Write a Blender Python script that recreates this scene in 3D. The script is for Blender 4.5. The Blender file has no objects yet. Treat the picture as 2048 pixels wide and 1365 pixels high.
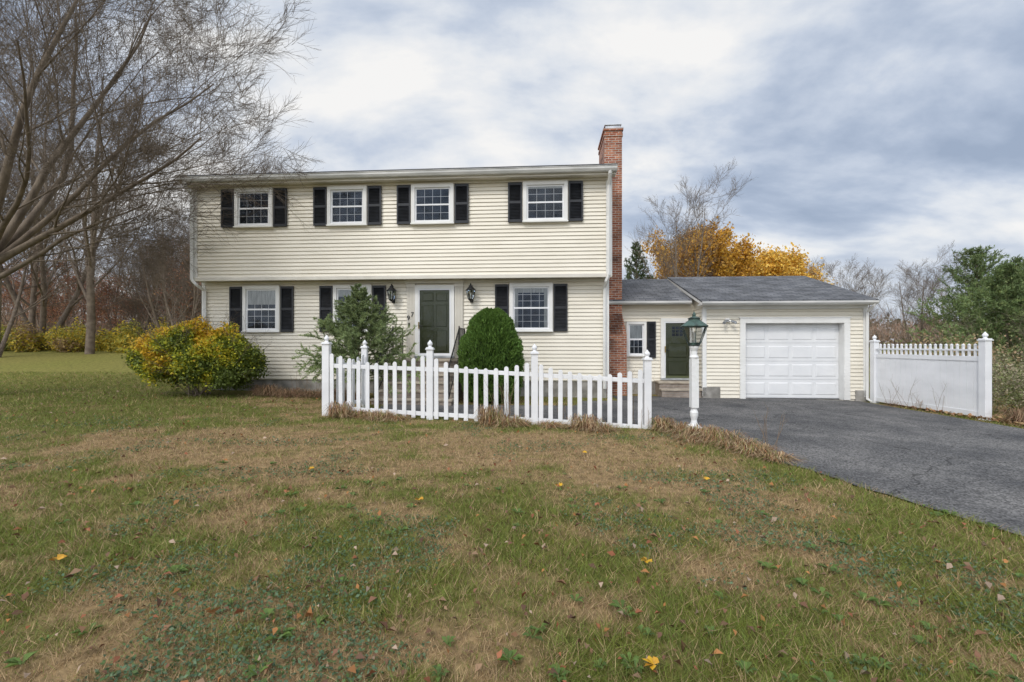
import bpy, math, random
import numpy as np
from mathutils import Vector
random.seed(7); rng=np.random.default_rng(7)
S=bpy.context.scene; COL=S.collection

# ------------------------------------------------------------ helpers
def link(o,parent=None):
    COL.objects.link(o)
    if parent is not None: o.parent=parent
    return o
def empty(name,loc=(0,0,0),rz=0):
    o=bpy.data.objects.new(name,None); o.location=loc; o.rotation_euler=(0,0,rz); o.empty_display_size=.3
    return link(o)

def hash2(xi,yi,s):
    v=np.sin(xi*127.1+yi*311.7+s*74.7)*43758.5453
    return v-np.floor(v)
def vnoise(x,y,s=0):
    x=np.asarray(x,float); y=np.asarray(y,float)
    xi=np.floor(x); yi=np.floor(y); fx=x-xi; fy=y-yi
    fx=fx*fx*(3-2*fx); fy=fy*fy*(3-2*fy)
    a=hash2(xi,yi,s); b=hash2(xi+1,yi,s); c=hash2(xi,yi+1,s); d=hash2(xi+1,yi+1,s)
    return (a*(1-fx)+b*fx)*(1-fy)+(c*(1-fx)+d*fx)*fy
def fbm(x,y,s=0,o=4):
    t=0;a=.5;n=0
    for i in range(o):
        t=t+a*vnoise(x*2**i+i*13.7,y*2**i+i*7.3,s+i); n+=a; a*=.5
    return t/n
def sstep(a,b,x):
    t=np.clip((x-a)/(b-a),0,1); return t*t*(3-2*t)

def ground_h(x,y):
    x=np.asarray(x,float); y=np.asarray(y,float)
    h=-0.013*np.clip(x,-12,12)
    h=h+1.35*sstep(15,38,y)
    return h
def gh(x,y): return float(ground_h(x,y))

# driveway outline (plan view)
DY=[-30,1.5,3.7,5.2,6.1,7.4,8.3,8.75,9.85,11.4,11.5,12.5,12.7,15]
DXL=[9.0,4.95,4.2,3.86,3.6,3.35,3.0,2.3,-3.1,-3.1,1.6,1.9,3.0,3.0]
def drive_l(y): return np.interp(y,DY,DXL)
def drive_r(y): return np.interp(y,[-30,0,6,15],[15,10.6,10.0,10.2])

def lawn_mix(x,y):
    x=np.asarray(x,float); y=np.asarray(y,float)
    n=fbm(x*.45,y*.6,3)*.40+fbm(x*2.1,y*2.6,9)*.60
    b=n-.015+.13*np.exp(-((y-6.6)/1.7)**2)*(1-sstep(1.5,4,x))*sstep(-9,-5,x)
    b=b-.20*sstep(-5.5,-9,x)*sstep(5,9,y)-.08*np.exp(-((y-8.6)/.5)**2)
    d=drive_l(y)-x
    b=b-.18*np.exp(-(np.clip(d,0,9)/1.0)**2)*(y<8.8)
    b=b-.22*sstep(14,20,y)
    b=b+.05*np.exp(-((x-1.6)/1.4)**2-((y-4.6)/1.3)**2)
    return sstep(.36,.64,b)

def npmesh(name,V,F,mat=None,col=None,smooth=False):
    V=np.ascontiguousarray(V,dtype=np.float32); F=np.ascontiguousarray(F,dtype=np.int32)
    me=bpy.data.meshes.new(name); M,k=F.shape
    me.vertices.add(len(V)); me.vertices.foreach_set('co',V.ravel())
    me.loops.add(M*k); me.loops.foreach_set('vertex_index',F.ravel())
    me.polygons.add(M); me.polygons.foreach_set('loop_start',np.arange(0,M*k,k,dtype=np.int32))
    if smooth: me.polygons.foreach_set('use_smooth',np.ones(M,dtype=bool))
    me.update(calc_edges=True)
    if col is not None:
        a=me.color_attributes.new('col','FLOAT_COLOR','POINT')
        c=np.ones((len(V),4),dtype=np.float32); c[:,:3]=col; a.data.foreach_set('color',c.ravel())
    if mat: me.materials.append(mat)
    return me
def npobj(name,V,F,mat=None,col=None,parent=None,smooth=False):
    return link(bpy.data.objects.new(name,npmesh(name,V,F,mat,col,smooth)),parent)

# ------------------------------------------------------------ materials
def newmat(name):
    m=bpy.data.materials.new(name); m.use_nodes=True
    nt=m.node_tree; b=nt.nodes['Principled BSDF']
    return m,nt,b
def N(nt,t,**kw):
    n=nt.nodes.new(t)
    for k,v in kw.items(): setattr(n,k,v)
    return n
def L(nt,a,b): nt.links.new(a,b)
def noise_mat(name,c1,c2,scale=5,rough=.7,bump=0,bscale=None,detail=6,c3=None,spec=.5,stretch=None,metal=0):
    m,nt,b=newmat(name)
    tc=N(nt,'ShaderNodeTexCoord'); src=tc.outputs['Object']
    if stretch:
        mp=N(nt,'ShaderNodeMapping'); mp.inputs['Scale'].default_value=stretch; L(nt,src,mp.inputs[0]); src=mp.outputs[0]
    n=N(nt,'ShaderNodeTexNoise'); n.inputs['Scale'].default_value=scale; n.inputs['Detail'].default_value=detail
    L(nt,src,n.inputs['Vector'])
    r=N(nt,'ShaderNodeValToRGB'); r.color_ramp.elements[0].position=.35; r.color_ramp.elements[1].position=.65
    r.color_ramp.elements[0].color=(*c1,1); r.color_ramp.elements[1].color=(*c2,1)
    if c3:
        e=r.color_ramp.elements.new(.8); e.color=(*c3,1)
    L(nt,n.outputs['Fac'],r.inputs[0]); L(nt,r.outputs[0],b.inputs['Base Color'])
    b.inputs['Roughness'].default_value=rough; b.inputs['Specular IOR Level'].default_value=spec; b.inputs['Metallic'].default_value=metal
    if bump:
        n2=N(nt,'ShaderNodeTexNoise'); n2.inputs['Scale'].default_value=bscale or scale*4; n2.inputs['Detail'].default_value=5
        L(nt,src,n2.inputs['Vector'])
        bp=N(nt,'ShaderNodeBump'); bp.inputs['Strength'].default_value=bump; bp.inputs['Distance'].default_value=.02
        L(nt,n2.outputs['Fac'],bp.inputs['Height']); L(nt,bp.outputs[0],b.inputs['Normal'])
    return m
def attr_mat(name,rough=.6,trans=.0,spec=.3,nz=None):
    m,nt,b=newmat(name)
    a=N(nt,'ShaderNodeAttribute'); a.attribute_name='col'
    b.inputs['Roughness'].default_value=rough; b.inputs['Specular IOR Level'].default_value=spec
    src=a.outputs['Color']
    if nz:
        tc=N(nt,'ShaderNodeTexCoord'); n=N(nt,'ShaderNodeTexNoise'); n.inputs['Scale'].default_value=nz; n.inputs['Detail'].default_value=8; n.inputs['Roughness'].default_value=.75
        L(nt,tc.outputs['Object'],n.inputs['Vector'])
        mr=N(nt,'ShaderNodeMapRange'); mr.inputs[1].default_value=.3; mr.inputs[2].default_value=.7; mr.inputs[3].default_value=.35; mr.inputs[4].default_value=1.6
        L(nt,n.outputs['Fac'],mr.inputs[0])
        mx=N(nt,'ShaderNodeMix',data_type='RGBA',blend_type='MULTIPLY'); mx.inputs[0].default_value=1
        L(nt,src,mx.inputs[6]); L(nt,mr.outputs[0],mx.inputs[7]); src=mx.outputs[2]
        bp=N(nt,'ShaderNodeBump'); bp.inputs['Strength'].default_value=.6; bp.inputs['Distance'].default_value=.03
        L(nt,n.outputs['Fac'],bp.inputs['Height']); L(nt,bp.outputs[0],b.inputs['Normal'])
    L(nt,src,b.inputs['Base Color'])
    if trans>0:
        t=N(nt,'ShaderNodeBsdfTranslucent'); L(nt,src,t.inputs[0]); mx=N(nt,'ShaderNodeMixShader'); mx.inputs[0].default_value=trans
        out=nt.nodes['Material Output']; L(nt,b.outputs[0],mx.inputs[1]); L(nt,t.outputs[0],mx.inputs[2]); L(nt,mx.outputs[0],out.inputs[0])
    return m
def brick_mat(name,c1,c2,mortar,bw,bh,ms,mode='wall',rough=.85,var=.5,bump=.5,bias=0.0):
    m,nt,b=newmat(name)
    tc=N(nt,'ShaderNodeTexCoord'); sp=N(nt,'ShaderNodeSeparateXYZ'); L(nt,tc.outputs['Object'],sp.inputs[0])
    cb=N(nt,'ShaderNodeCombineXYZ')
    if mode=='wall':
        ad=N(nt,'ShaderNodeMath',operation='ADD'); L(nt,sp.outputs[0],ad.inputs[0]); L(nt,sp.outputs[1],ad.inputs[1])
        L(nt,ad.outputs[0],cb.inputs[0]); L(nt,sp.outputs[2],cb.inputs[1])
    else:
        L(nt,sp.outputs[0],cb.inputs[0]); L(nt,sp.outputs[1],cb.inputs[1])
    br=N(nt,'ShaderNodeTexBrick'); br.inputs['Scale'].default_value=1; br.inputs['Brick Width'].default_value=bw; br.inputs['Row Height'].default_value=bh
    br.inputs['Mortar Size'].default_value=ms; br.inputs['Color1'].default_value=(*c1,1); br.inputs['Color2'].default_value=(*c2,1); br.inputs['Mortar'].default_value=(*mortar,1); br.inputs['Bias'].default_value=bias
    L(nt,cb.outputs[0],br.inputs['Vector'])
    n=N(nt,'ShaderNodeTexNoise'); n.inputs['Scale'].default_value=1.6; n.inputs['Detail'].default_value=9; n.inputs['Roughness'].default_value=.7; L(nt,tc.outputs['Object'],n.inputs['Vector'])
    mr=N(nt,'ShaderNodeMapRange'); mr.inputs[1].default_value=.3; mr.inputs[2].default_value=.7; mr.inputs[3].default_value=1-var; mr.inputs[4].default_value=1+var
    L(nt,n.outputs['Fac'],mr.inputs[0])
    mx=N(nt,'ShaderNodeMix',data_type='RGBA',blend_type='MULTIPLY'); mx.inputs[0].default_value=1
    L(nt,br.outputs['Color'],mx.inputs[6]); L(nt,mr.outputs[0],mx.inputs[7]); L(nt,mx.outputs[2],b.inputs['Base Color'])
    bp=N(nt,'ShaderNodeBump',invert=True); bp.inputs['Strength'].default_value=bump; bp.inputs['Distance'].default_value=.01
    L(nt,br.outputs['Fac'],bp.inputs['Height']); L(nt,bp.outputs[0],b.inputs['Normal']); b.inputs['Roughness'].default_value=rough
    return m
def glass_mat(name,refl=.12,tint=(1,1,1),gc=(.9,.95,1)):
    m,nt,b=newmat(name); nt.nodes.remove(b); out=nt.nodes['Material Output']
    tr=N(nt,'ShaderNodeBsdfTransparent'); tr.inputs[0].default_value=(*tint,1)
    gl=N(nt,'ShaderNodeBsdfGlossy'); gl.inputs['Roughness'].default_value=.02
    gl.inputs[0].default_value=(*gc,1)
    tc=N(nt,'ShaderNodeTexCoord'); n=N(nt,'ShaderNodeTexNoise'); n.inputs['Scale'].default_value=2.5; n.inputs['Detail'].default_value=1; L(nt,tc.outputs['Object'],n.inputs[0])
    bp=N(nt,'ShaderNodeBump'); bp.inputs['Strength'].default_value=.25; bp.inputs['Distance'].default_value=.03; L(nt,n.outputs['Fac'],bp.inputs['Height']); L(nt,bp.outputs[0],gl.inputs['Normal'])
    fr=N(nt,'ShaderNodeFresnel'); fr.inputs[0].default_value=1.45
    ad=N(nt,'ShaderNodeMath',operation='ADD'); ad.inputs[1].default_value=refl; L(nt,fr.outputs[0],ad.inputs[0])
    mx=N(nt,'ShaderNodeMixShader'); L(nt,ad.outputs[0],mx.inputs[0]); L(nt,tr.outputs[0],mx.inputs[1]); L(nt,gl.outputs[0],mx.inputs[2]); L(nt,mx.outputs[0],out.inputs[0])
    return m

M={}
M['siding']=noise_mat('cream_vinyl_siding',(.755,.70,.585),(.82,.765,.65),scale=.9,rough=.5,stretch=(1,1,3),detail=8)
M['trim']=noise_mat('white_trim',(.74,.73,.70),(.82,.81,.78),scale=2,rough=.45)
M['gutter']=noise_mat('weathered_gutter',(.46,.46,.44),(.66,.65,.62),scale=1.6,rough=.45,stretch=(1,4,4),detail=9)
M['drip']=noise_mat('shingle_edge',(.05,.05,.055),(.09,.09,.095),scale=5,rough=.9)
M['ctrim']=noise_mat('cream_trim',(.64,.60,.52),(.72,.68,.60),scale=2,rough=.5)
M['vinyl']=noise_mat('white_vinyl',(.74,.745,.755),(.84,.84,.85),scale=1.5,rough=.35,stretch=(1,1,2),detail=9)
M['white']=noise_mat('garage_white',(.74,.745,.75),(.80,.80,.80),scale=2,rough=.4)
M['black']=noise_mat('shutter_black',(.009,.010,.013),(.018,.02,.025),scale=6,rough=.45)
M['iron']=noise_mat('black_iron',(.01,.01,.01),(.02,.02,.02),scale=9,rough=.5)
M['green']=noise_mat('door_green',(.08,.092,.038),(.095,.107,.045),scale=4,rough=.4)
M['dark']=noise_mat('window_interior',(.008,.012,.018),(.05,.065,.09),scale=3.2,rough=.8,detail=9)
M['curtain']=noise_mat('curtain',(.30,.31,.30),(.5,.51,.49),scale=7,rough=.9,stretch=(6,6,.4))
M['glass']=glass_mat('window_glass',.0,gc=(.68,.76,.88))
M['dglass']=glass_mat('storm_door_glass',-.012,gc=(.6,.65,.7))
M['lglass']=glass_mat('lantern_glass',.06,(.96,.98,.98))
M['roof']=brick_mat('asphalt_shingles',(.085,.088,.097),(.155,.158,.165),(.05,.05,.055),.33,.14,.012,'roof',rough=.95,var=.5,bump=.8)
M['brick']=brick_mat('chimney_brick',(.22,.065,.035),(.42,.17,.09),(.42,.37,.32),.21,.072,.009,rough=.9,var=.55)
M['stepbrick']=brick_mat('step_brick',(.24,.19,.15),(.34,.28,.23),(.3,.27,.24),.21,.072,.008,rough=.9,var=.35)
M['stone']=noise_mat('step_stone',(.32,.27,.21),(.46,.40,.32),scale=6,rough=.85,bump=.3)
M['concrete']=noise_mat('foundation_concrete',(.17,.16,.14),(.36,.34,.31),scale=3,rough=.95,bump=.3,bscale=30,detail=9)
M['metal']=noise_mat('galvanised_metal',(.4,.42,.44),(.6,.62,.64),scale=5,rough=.35,metal=.7)
M['verdi']=noise_mat('copper_verdigris',(.018,.026,.022),(.06,.11,.09),scale=9,rough=.55)
M['peel']=noise_mat('peeling_white_paint',(.74,.74,.72),(.8,.8,.79),scale=14,rough=.6,c3=(.36,.33,.30),bump=.2)
M['gold']=noise_mat('brass',(.35,.27,.12),(.45,.33,.15),scale=5,rough=.35,metal=.8)
M['bark']=noise_mat('tree_bark',(.12,.092,.068),(.22,.175,.13),scale=6,rough=.95,bump=.6,bscale=22,stretch=(1,1,.3))
M['bark2']=noise_mat('far_bark',(.14,.105,.08),(.24,.19,.145),scale=6,rough=.95)
M['leaf']=attr_mat('foliage',.55,.3)
M['leafd']=attr_mat('conifer_foliage',.6,.25)
M['blade']=attr_mat('grass_blades',.6,.25)
M['dry']=attr_mat('dry_leaves',.75,.15)
M['soil']=attr_mat('lawn_ground',.95,0,.1,nz=9)

def asphalt():
    m,nt,b=newmat('asphalt')
    tc=N(nt,'ShaderNodeTexCoord'); O=tc.outputs['Object']
    n1=N(nt,'ShaderNodeTexNoise'); n1.inputs['Scale'].default_value=.7; n1.inputs['Detail'].default_value=9; n1.inputs['Roughness'].default_value=.7; L(nt,O,n1.inputs[0])
    r1=N(nt,'ShaderNodeValToRGB'); r1.color_ramp.elements[0].position=.36; r1.color_ramp.elements[1].position=.62
    r1.color_ramp.elements[0].color=(.048,.048,.050,1); r1.color_ramp.elements[1].color=(.125,.120,.115,1); L(nt,n1.outputs['Fac'],r1.inputs[0])
    n2=N(nt,'ShaderNodeTexVoronoi'); n2.inputs['Scale'].default_value=60; L(nt,O,n2.inputs['Vector'])
    mr=N(nt,'ShaderNodeMapRange'); mr.inputs[1].default_value=0; mr.inputs[2].default_value=1; mr.inputs[3].default_value=.35; mr.inputs[4].default_value=1.95
    sc=N(nt,'ShaderNodeSeparateColor'); L(nt,n2.outputs['Color'],sc.inputs[0]); L(nt,sc.outputs[0],mr.inputs[0])
    mx=N(nt,'ShaderNodeMix',data_type='RGBA',blend_type='MULTIPLY'); mx.inputs[0].default_value=1
    L(nt,r1.outputs[0],mx.inputs[6]); L(nt,mr.outputs[0],mx.inputs[7])
    nd=N(nt,'ShaderNodeTexNoise'); nd.inputs['Scale'].default_value=2.2; nd.inputs['Detail'].default_value=8; nd.inputs['Roughness'].default_value=.65; L(nt,O,nd.inputs[0])
    va=N(nt,'ShaderNodeVectorMath',operation='SCALE'); va.inputs['Scale'].default_value=.7; L(nt,nd.outputs['Color'],va.inputs[0])
    vb=N(nt,'ShaderNodeVectorMath',operation='ADD'); L(nt,O,vb.inputs[0]); L(nt,va.outputs[0],vb.inputs[1])
    vc=N(nt,'ShaderNodeTexVoronoi',feature='DISTANCE_TO_EDGE'); vc.inputs['Scale'].default_value=.27; L(nt,vb.outputs[0],vc.inputs['Vector'])
    lt=N(nt,'ShaderNodeMapRange'); lt.inputs[1].default_value=.0015; lt.inputs[2].default_value=.005; lt.inputs[3].default_value=.3; lt.inputs[4].default_value=1; L(nt,vc.outputs['Distance'],lt.inputs[0])
    mx2=N(nt,'ShaderNodeMix',data_type='RGBA',blend_type='MULTIPLY'); mx2.inputs[0].default_value=1
    L(nt,mx.outputs[2],mx2.inputs[6]); L(nt,lt.outputs[0],mx2.inputs[7]); L(nt,mx2.outputs[2],b.inputs['Base Color'])
    bp=N(nt,'ShaderNodeBump'); bp.inputs['Strength'].default_value=.6; bp.inputs['Distance'].default_value=.006; L(nt,n2.outputs['Distance'],bp.inputs['Height']); L(nt,bp.outputs[0],b.inputs['Normal'])
    b.inputs['Roughness'].default_value=.85; b.inputs['Specular IOR Level'].default_value=.35
    return m
M['asphalt']=asphalt()

# ------------------------------------------------------------ polygon builder
class MB:
    def __init__(s): s.v=[];s.f=[];s.m=[];s.names=[]; s.T=lambda p:p
    def mi(s,m):
        if m not in s.names: s.names.append(m)
        return s.names.index(m)
    def poly(s,pts,m):
        b=len(s.v); s.v+= [s.T(p) for p in pts]; s.f.append(list(range(b,b+len(pts)))); s.m.append(s.mi(m))
    def box(s,x0,x1,y0,y1,z0,z1,m):
        b=len(s.v); s.v+=[s.T(p) for p in [(x0,y0,z0),(x1,y0,z0),(x1,y1,z0),(x0,y1,z0),(x0,y0,z1),(x1,y0,z1),(x1,y1,z1),(x0,y1,z1)]]
        for f in [(0,3,2,1),(4,5,6,7),(0,1,5,4),(1,2,6,5),(2,3,7,6),(3,0,4,7)]:
            s.f.append([b+i for i in f]); s.m.append(s.mi(m))
    def prism(s,prof,x0,x1,m): # profile in (y,z) extruded along x
        b=len(s.v); n=len(prof)
        s.v+=[s.T((x0,y,z)) for y,z in prof]+[s.T((x1,y,z)) for y,z in prof]
        for i in range(n):
            j=(i+1)%n; s.f.append([b+i,b+j,b+n+j,b+n+i]); s.m.append(s.mi(m))
        s.f.append([b+i for i in range(n)][::-1]); s.m.append(s.mi(m)); s.f.append([b+n+i for i in range(n)]); s.m.append(s.mi(m))
    def lathe(s,prof,cx,cy,n,m,rot=0):
        b=len(s.v); k=len(prof)
        for r,z in prof:
            for i in range(n):
                a=rot+2*math.pi*i/n; s.v.append(s.T((cx+r*math.cos(a),cy+r*math.sin(a),z)))
        for j in range(k-1):
            for i in range(n):
                i2=(i+1)%n; s.f.append([b+j*n+i,b+j*n+i2,b+(j+1)*n+i2,b+(j+1)*n+i]); s.m.append(s.mi(m))
        s.f.append([b+i for i in range(n)][::-1]); s.m.append(s.mi(m)); s.f.append([b+(k-1)*n+i for i in range(n)]); s.m.append(s.mi(m))
    def bar(s,p0,p1,r,m,n=6):
        p0=Vector(p0);p1=Vector(p1);d=(p1-p0).normalized(); a=d.orthogonal().normalized(); c=d.cross(a); b=len(s.v)
        for p in (p0,p1):
            for i in range(n):
                t=2*math.pi*(i+.5)/n; q=p+a*math.cos(t)*r+c*math.sin(t)*r; s.v.append(s.T((q.x,q.y,q.z)))
        for i in range(n):
            j=(i+1)%n; s.f.append([b+i,b+j,b+n+j,b+n+i]); s.m.append(s.mi(m))
        s.f.append([b+i for i in range(n)][::-1]); s.m.append(s.mi(m)); s.f.append([b+n+i for i in range(n)]); s.m.append(s.mi(m))
    def path(s,pts,r,m,n=6):
        for a,b in zip(pts,pts[1:]): s.bar(a,b,r,m,n)
    def siding(s,p0,p1,z0,z1,nrm,e=.112,m='siding'):
        z=z0; nx,ny=nrm
        while z<z1-.01:
            zt=min(z+e,z1)
            a=(p0[0]+nx*.034,p0[1]+ny*.034,z+.004); b=(p1[0]+nx*.034,p1[1]+ny*.034,z+.004)
            c=(p1[0]+nx*.006,p1[1]+ny*.006,zt); d=(p0[0]+nx*.006,p0[1]+ny*.006,zt)
            s.poly([a,b,c,d],m)
            s.poly([(p0[0]+nx*.003,p0[1]+ny*.003,z+.004),(p1[0]+nx*.003,p1[1]+ny*.003,z+.004),b,a],m)
            z=zt
    def make(s,name,parent=None,bevel=0):
        me=bpy.data.meshes.new(name); me.from_pydata([tuple(v) for v in s.v],[],s.f)
        for n in s.names: me.materials.append(M[n])
        me.polygons.foreach_set('material_index',s.m); me.update()
        o=link(bpy.data.objects.new(name,me),parent)
        if bevel:
            bm=o.modifiers.new('bevel','BEVEL'); bm.width=bevel; bm.segments=2; bm.limit_method='ANGLE'
        return o

# ------------------------------------------------------------ HOUSE
TH=math.radians(4)
H=empty('colonial_house',(0,13.6,0),-TH)
XL,XR=-9.72,2.85
GR=10.40   # garage right corner
w=MB()
w.box(XL,XR,-.37,8,3.53,6.34,'siding'); w.box(XL+.02,XR-.02,.01,7.9,.45,3.53,'siding')
w.siding((XL,-.37),(XR,-.37),3.56,6.3,(0,-1)); w.siding((XL,.01),(XR,.01),.48,3.52,(0,-1))
for x,sx in((XL,-1),(XR,1)):
    w.siding((x,-.37),(x,8),3.56,6.34,(sx,0)); w.siding((x-sx*.02,0),(x-sx*.02,7.9),.48,3.52,(sx,0))
    w.poly([(x,-.37,6.34),(x,8.0,6.34),(x,4,7.98)],'siding')
# breezeway
w.box(2.86,5.72,1.31,6.5,.33,2.86,'siding'); w.siding((2.86,1.31),(5.72,1.31),.36,2.8,(0,-1))
# garage
w.box(5.72,6.95,.51,.65,-.2,2.75,'siding'); w.box(9.75,GR,.51,.65,-.2,2.75,'siding'); w.box(6.95,9.75,.51,.65,2.18,2.75,'siding')
w.box(5.72,5.87,.65,7.1,-.2,2.75,'siding'); w.box(GR-.15,GR,.65,7.1,-.2,2.75,'siding'); w.box(5.87,GR-.15,6.95,7.1,-.2,2.75,'siding')
w.siding((5.72,.51),(6.8,.51),-.06,2.68,(0,-1)); w.siding((9.9,.51),(GR,.51),-.06,2.68,(0,-1)); w.siding((6.8,.51),(9.9,.51),2.3,2.68,(0,-1))
w.siding((5.72,.5),(5.72,1.3),-.06,2.68,(-1,0)); w.siding((GR,.5),(GR,7.1),-.06,2.68,(1,0))
for x in(5.72,GR): w.poly([(x,.5,2.75),(x,7.1,2.75),(x,3.8,3.93)],'siding')
w.make('walls',H)

f=MB()
f.box(XL+.05,XR-.05,.03,7.8,-.4,.47,'concrete'); f.box(2.87,5.72,1.33,6.4,-.4,.34,'concrete')
f.box(5.70,6.22,.455,.9,-.4,.27,'concrete'); f.box(10.08,GR+.02,.455,.9,-.4,.2,'concrete')
f.box(5.72,GR-.01,.52,7.0,-.5,-.1,'concrete')
f.make('foundation',H,.01)

# roofs
r=MB()
def gable(r,x0,x1,ye,ze,yr,zr,yb,t=.05):
    zb=ze
    r.prism([(ye,ze),(yr,zr),(yb,zb),(yb,zb-t),(yr,zr-t),(ye,ze-t)],x0,x1,'roof')
gable(r,XL-.13,XR+.12,-.80,6.545,4,8.12,8.8)
gable(r,5.55,GR+.06,.08,2.83,3.8,4.06,7.5)
gable(r,2.87,5.53,.90,2.93,3.75,3.98,6.8)
r.make('roof',H)
t=MB()
t.box(XL-.12,XR+.11,-.68,-.405,6.31,6.345,'ctrim'); t.box(XL-.12,XR+.11,-.70,-.682,6.30,6.47,'ctrim')
gut=[(-.702,6.355),(-.78,6.355),(-.80,6.37),(-.835,6.43),(-.835,6.48),(-.85,6.49),(-.85,6.505),(-.81,6.505),(-.81,6.46),(-.702,6.46)]
t.prism(gut,XL-.16,XR+.13,'gutter')
t.box(XL-.15,XR+.13,-.835,-.79,6.51,6.545,'drip')
for x0,x1 in((XL-.14,XL-.105),(XR+.08,XR+.115)):
    t.prism([(-.7,6.30),(-.7,6.46),(4,8.04),(8.6,6.5),(8.6,6.3),(4,7.86)],x0,x1,'trim')
t.box(XL-.02,XR+.02,-.44,-.41,6.24,6.31,'ctrim')
for x0,x1 in((XL-.03,XL+.13),(XR-.13,XR+.03)):
    t.box(x0,x1,-.435,-.36,3.5,6.31,'trim'); t.box(x0+.02,x1-.02,-.04,.06,.46,3.5,'trim')
t.box(XR+.04,XR+.055,-.36,-.2,3.5,6.31,'trim'); t.box(XL-.055,XL-.04,-.36,-.2,3.5,6.31,'trim')
t.box(XL-.035,XR+.035,-.445,-.36,3.47,3.575,'ctrim'); t.box(XL-.01,XR+.01,-.36,-.045,3.495,3.525,'ctrim')
t.box(XL+.1,XR-.1,-.045,-.0275,3.41,3.49,'ctrim')
t.box(5.56,GR+.05,.2,.47,2.70,2.74,'trim'); t.prism([(.18,2.70),(.1,2.70),(.06,2.75),(.06,2.80),(.18,2.80)],5.56,GR+.06,'gutter')
t.box(5.70,GR+.02,.445,.475,2.6,2.70,'trim')
rk=[(.12,2.70),(.12,2.775),(3.8,4.005),(7.4,2.8),(7.4,2.7),(3.8,3.9)]
t.prism(rk,5.552,5.585,'trim'); t.prism(rk,GR+.036,GR+.058,'trim')
t.box(2.87,5.53,1.02,1.27,2.82,2.85,'trim'); t.prism([(1.0,2.80),(.92,2.80),(.88,2.84),(.88,2.90),(1.0,2.90)],2.87,5.53,'gutter')
for x0,x1 in((5.70,5.82),(GR-.10,GR+.035)): t.box(x0,x1,.455,.58,-.0,2.6,'trim')
for x0,x1 in((6.79,6.95),(9.75,9.92)): t.box(x0,x1,.44,.5,-.09,2.18,'trim')
t.box(6.79,9.92,.44,.5,2.18,2.33,'trim'); t.box(6.76,9.95,.425,.5,2.33,2.36,'trim')
t.box(6.935,6.953,.5,.75,-.09,2.18,'trim');t.box(9.747,9.765,.5,.75,-.09,2.18,'trim');t.box(6.953,9.747,.5,.75,2.165,2.183,'trim')
t.make('trim_and_gutters',H,.005)
d=MB()
def dsp(pts,hw=.042):
    for (a,b) in zip(pts,pts[1:]):
        d.bar(a,b,hw*1.25,'trim',4)
dsp([(XL+.02,-.78,6.38),(XL+.02,-.76,6.30),(XL+.02,-.50,6.08),(XL+.02,-.485,3.5),(XL+.12,-.42,3.36),(XL+.12,-.09,3.22),(XL+.12,-.085,.3)])
dsp([(XR-.06,-.78,6.38),(XR-.06,-.76,6.30),(XR-.06,-.50,6.08),(XR-.06,-.485,3.5),(XR-.12,-.42,3.36),(XR-.12,-.09,3.22),(XR-.12,-.085,.25)])
dsp([(GR-.03,.12,2.74),(GR-.03,.14,2.66),(GR-.03,.40,2.5),(GR-.03,.40,-.05),(GR-.03,.2,-.1)],.034)
d.make('downspouts',H)

# chimney
c=MB()
c.box(2.86,3.41,1.0,2.4,-.3,8.30,'brick'); c.box(2.835,3.435,.975,2.425,8.12,8.20,'brick'); c.box(2.82,3.45,.96,2.44,8.30,8.37,'brick')
c.box(2.88,3.53,.85,2.7,-.3,1.85,'brick'); c.prism([(.85,1.85),(2.7,1.85),(2.4,2.5),(1.0,2.5)],2.88,3.415,'brick')
c.poly([(3.53,.85,1.85),(3.53,2.7,1.85),(3.415,2.4,2.5),(3.415,1.0,2.5)],'brick'); c.poly([(3.53,.85,1.85),(3.415,1.0,2.5),(2.88,1.0,2.5),(2.88,.85,1.85)],'brick')
c.box(2.90,3.37,1.06,2.3,8.37,8.50,'metal'); c.box(2.87,3.40,1.02,2.34,8.50,8.515,'metal')
c.make('chimney',H)

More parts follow.
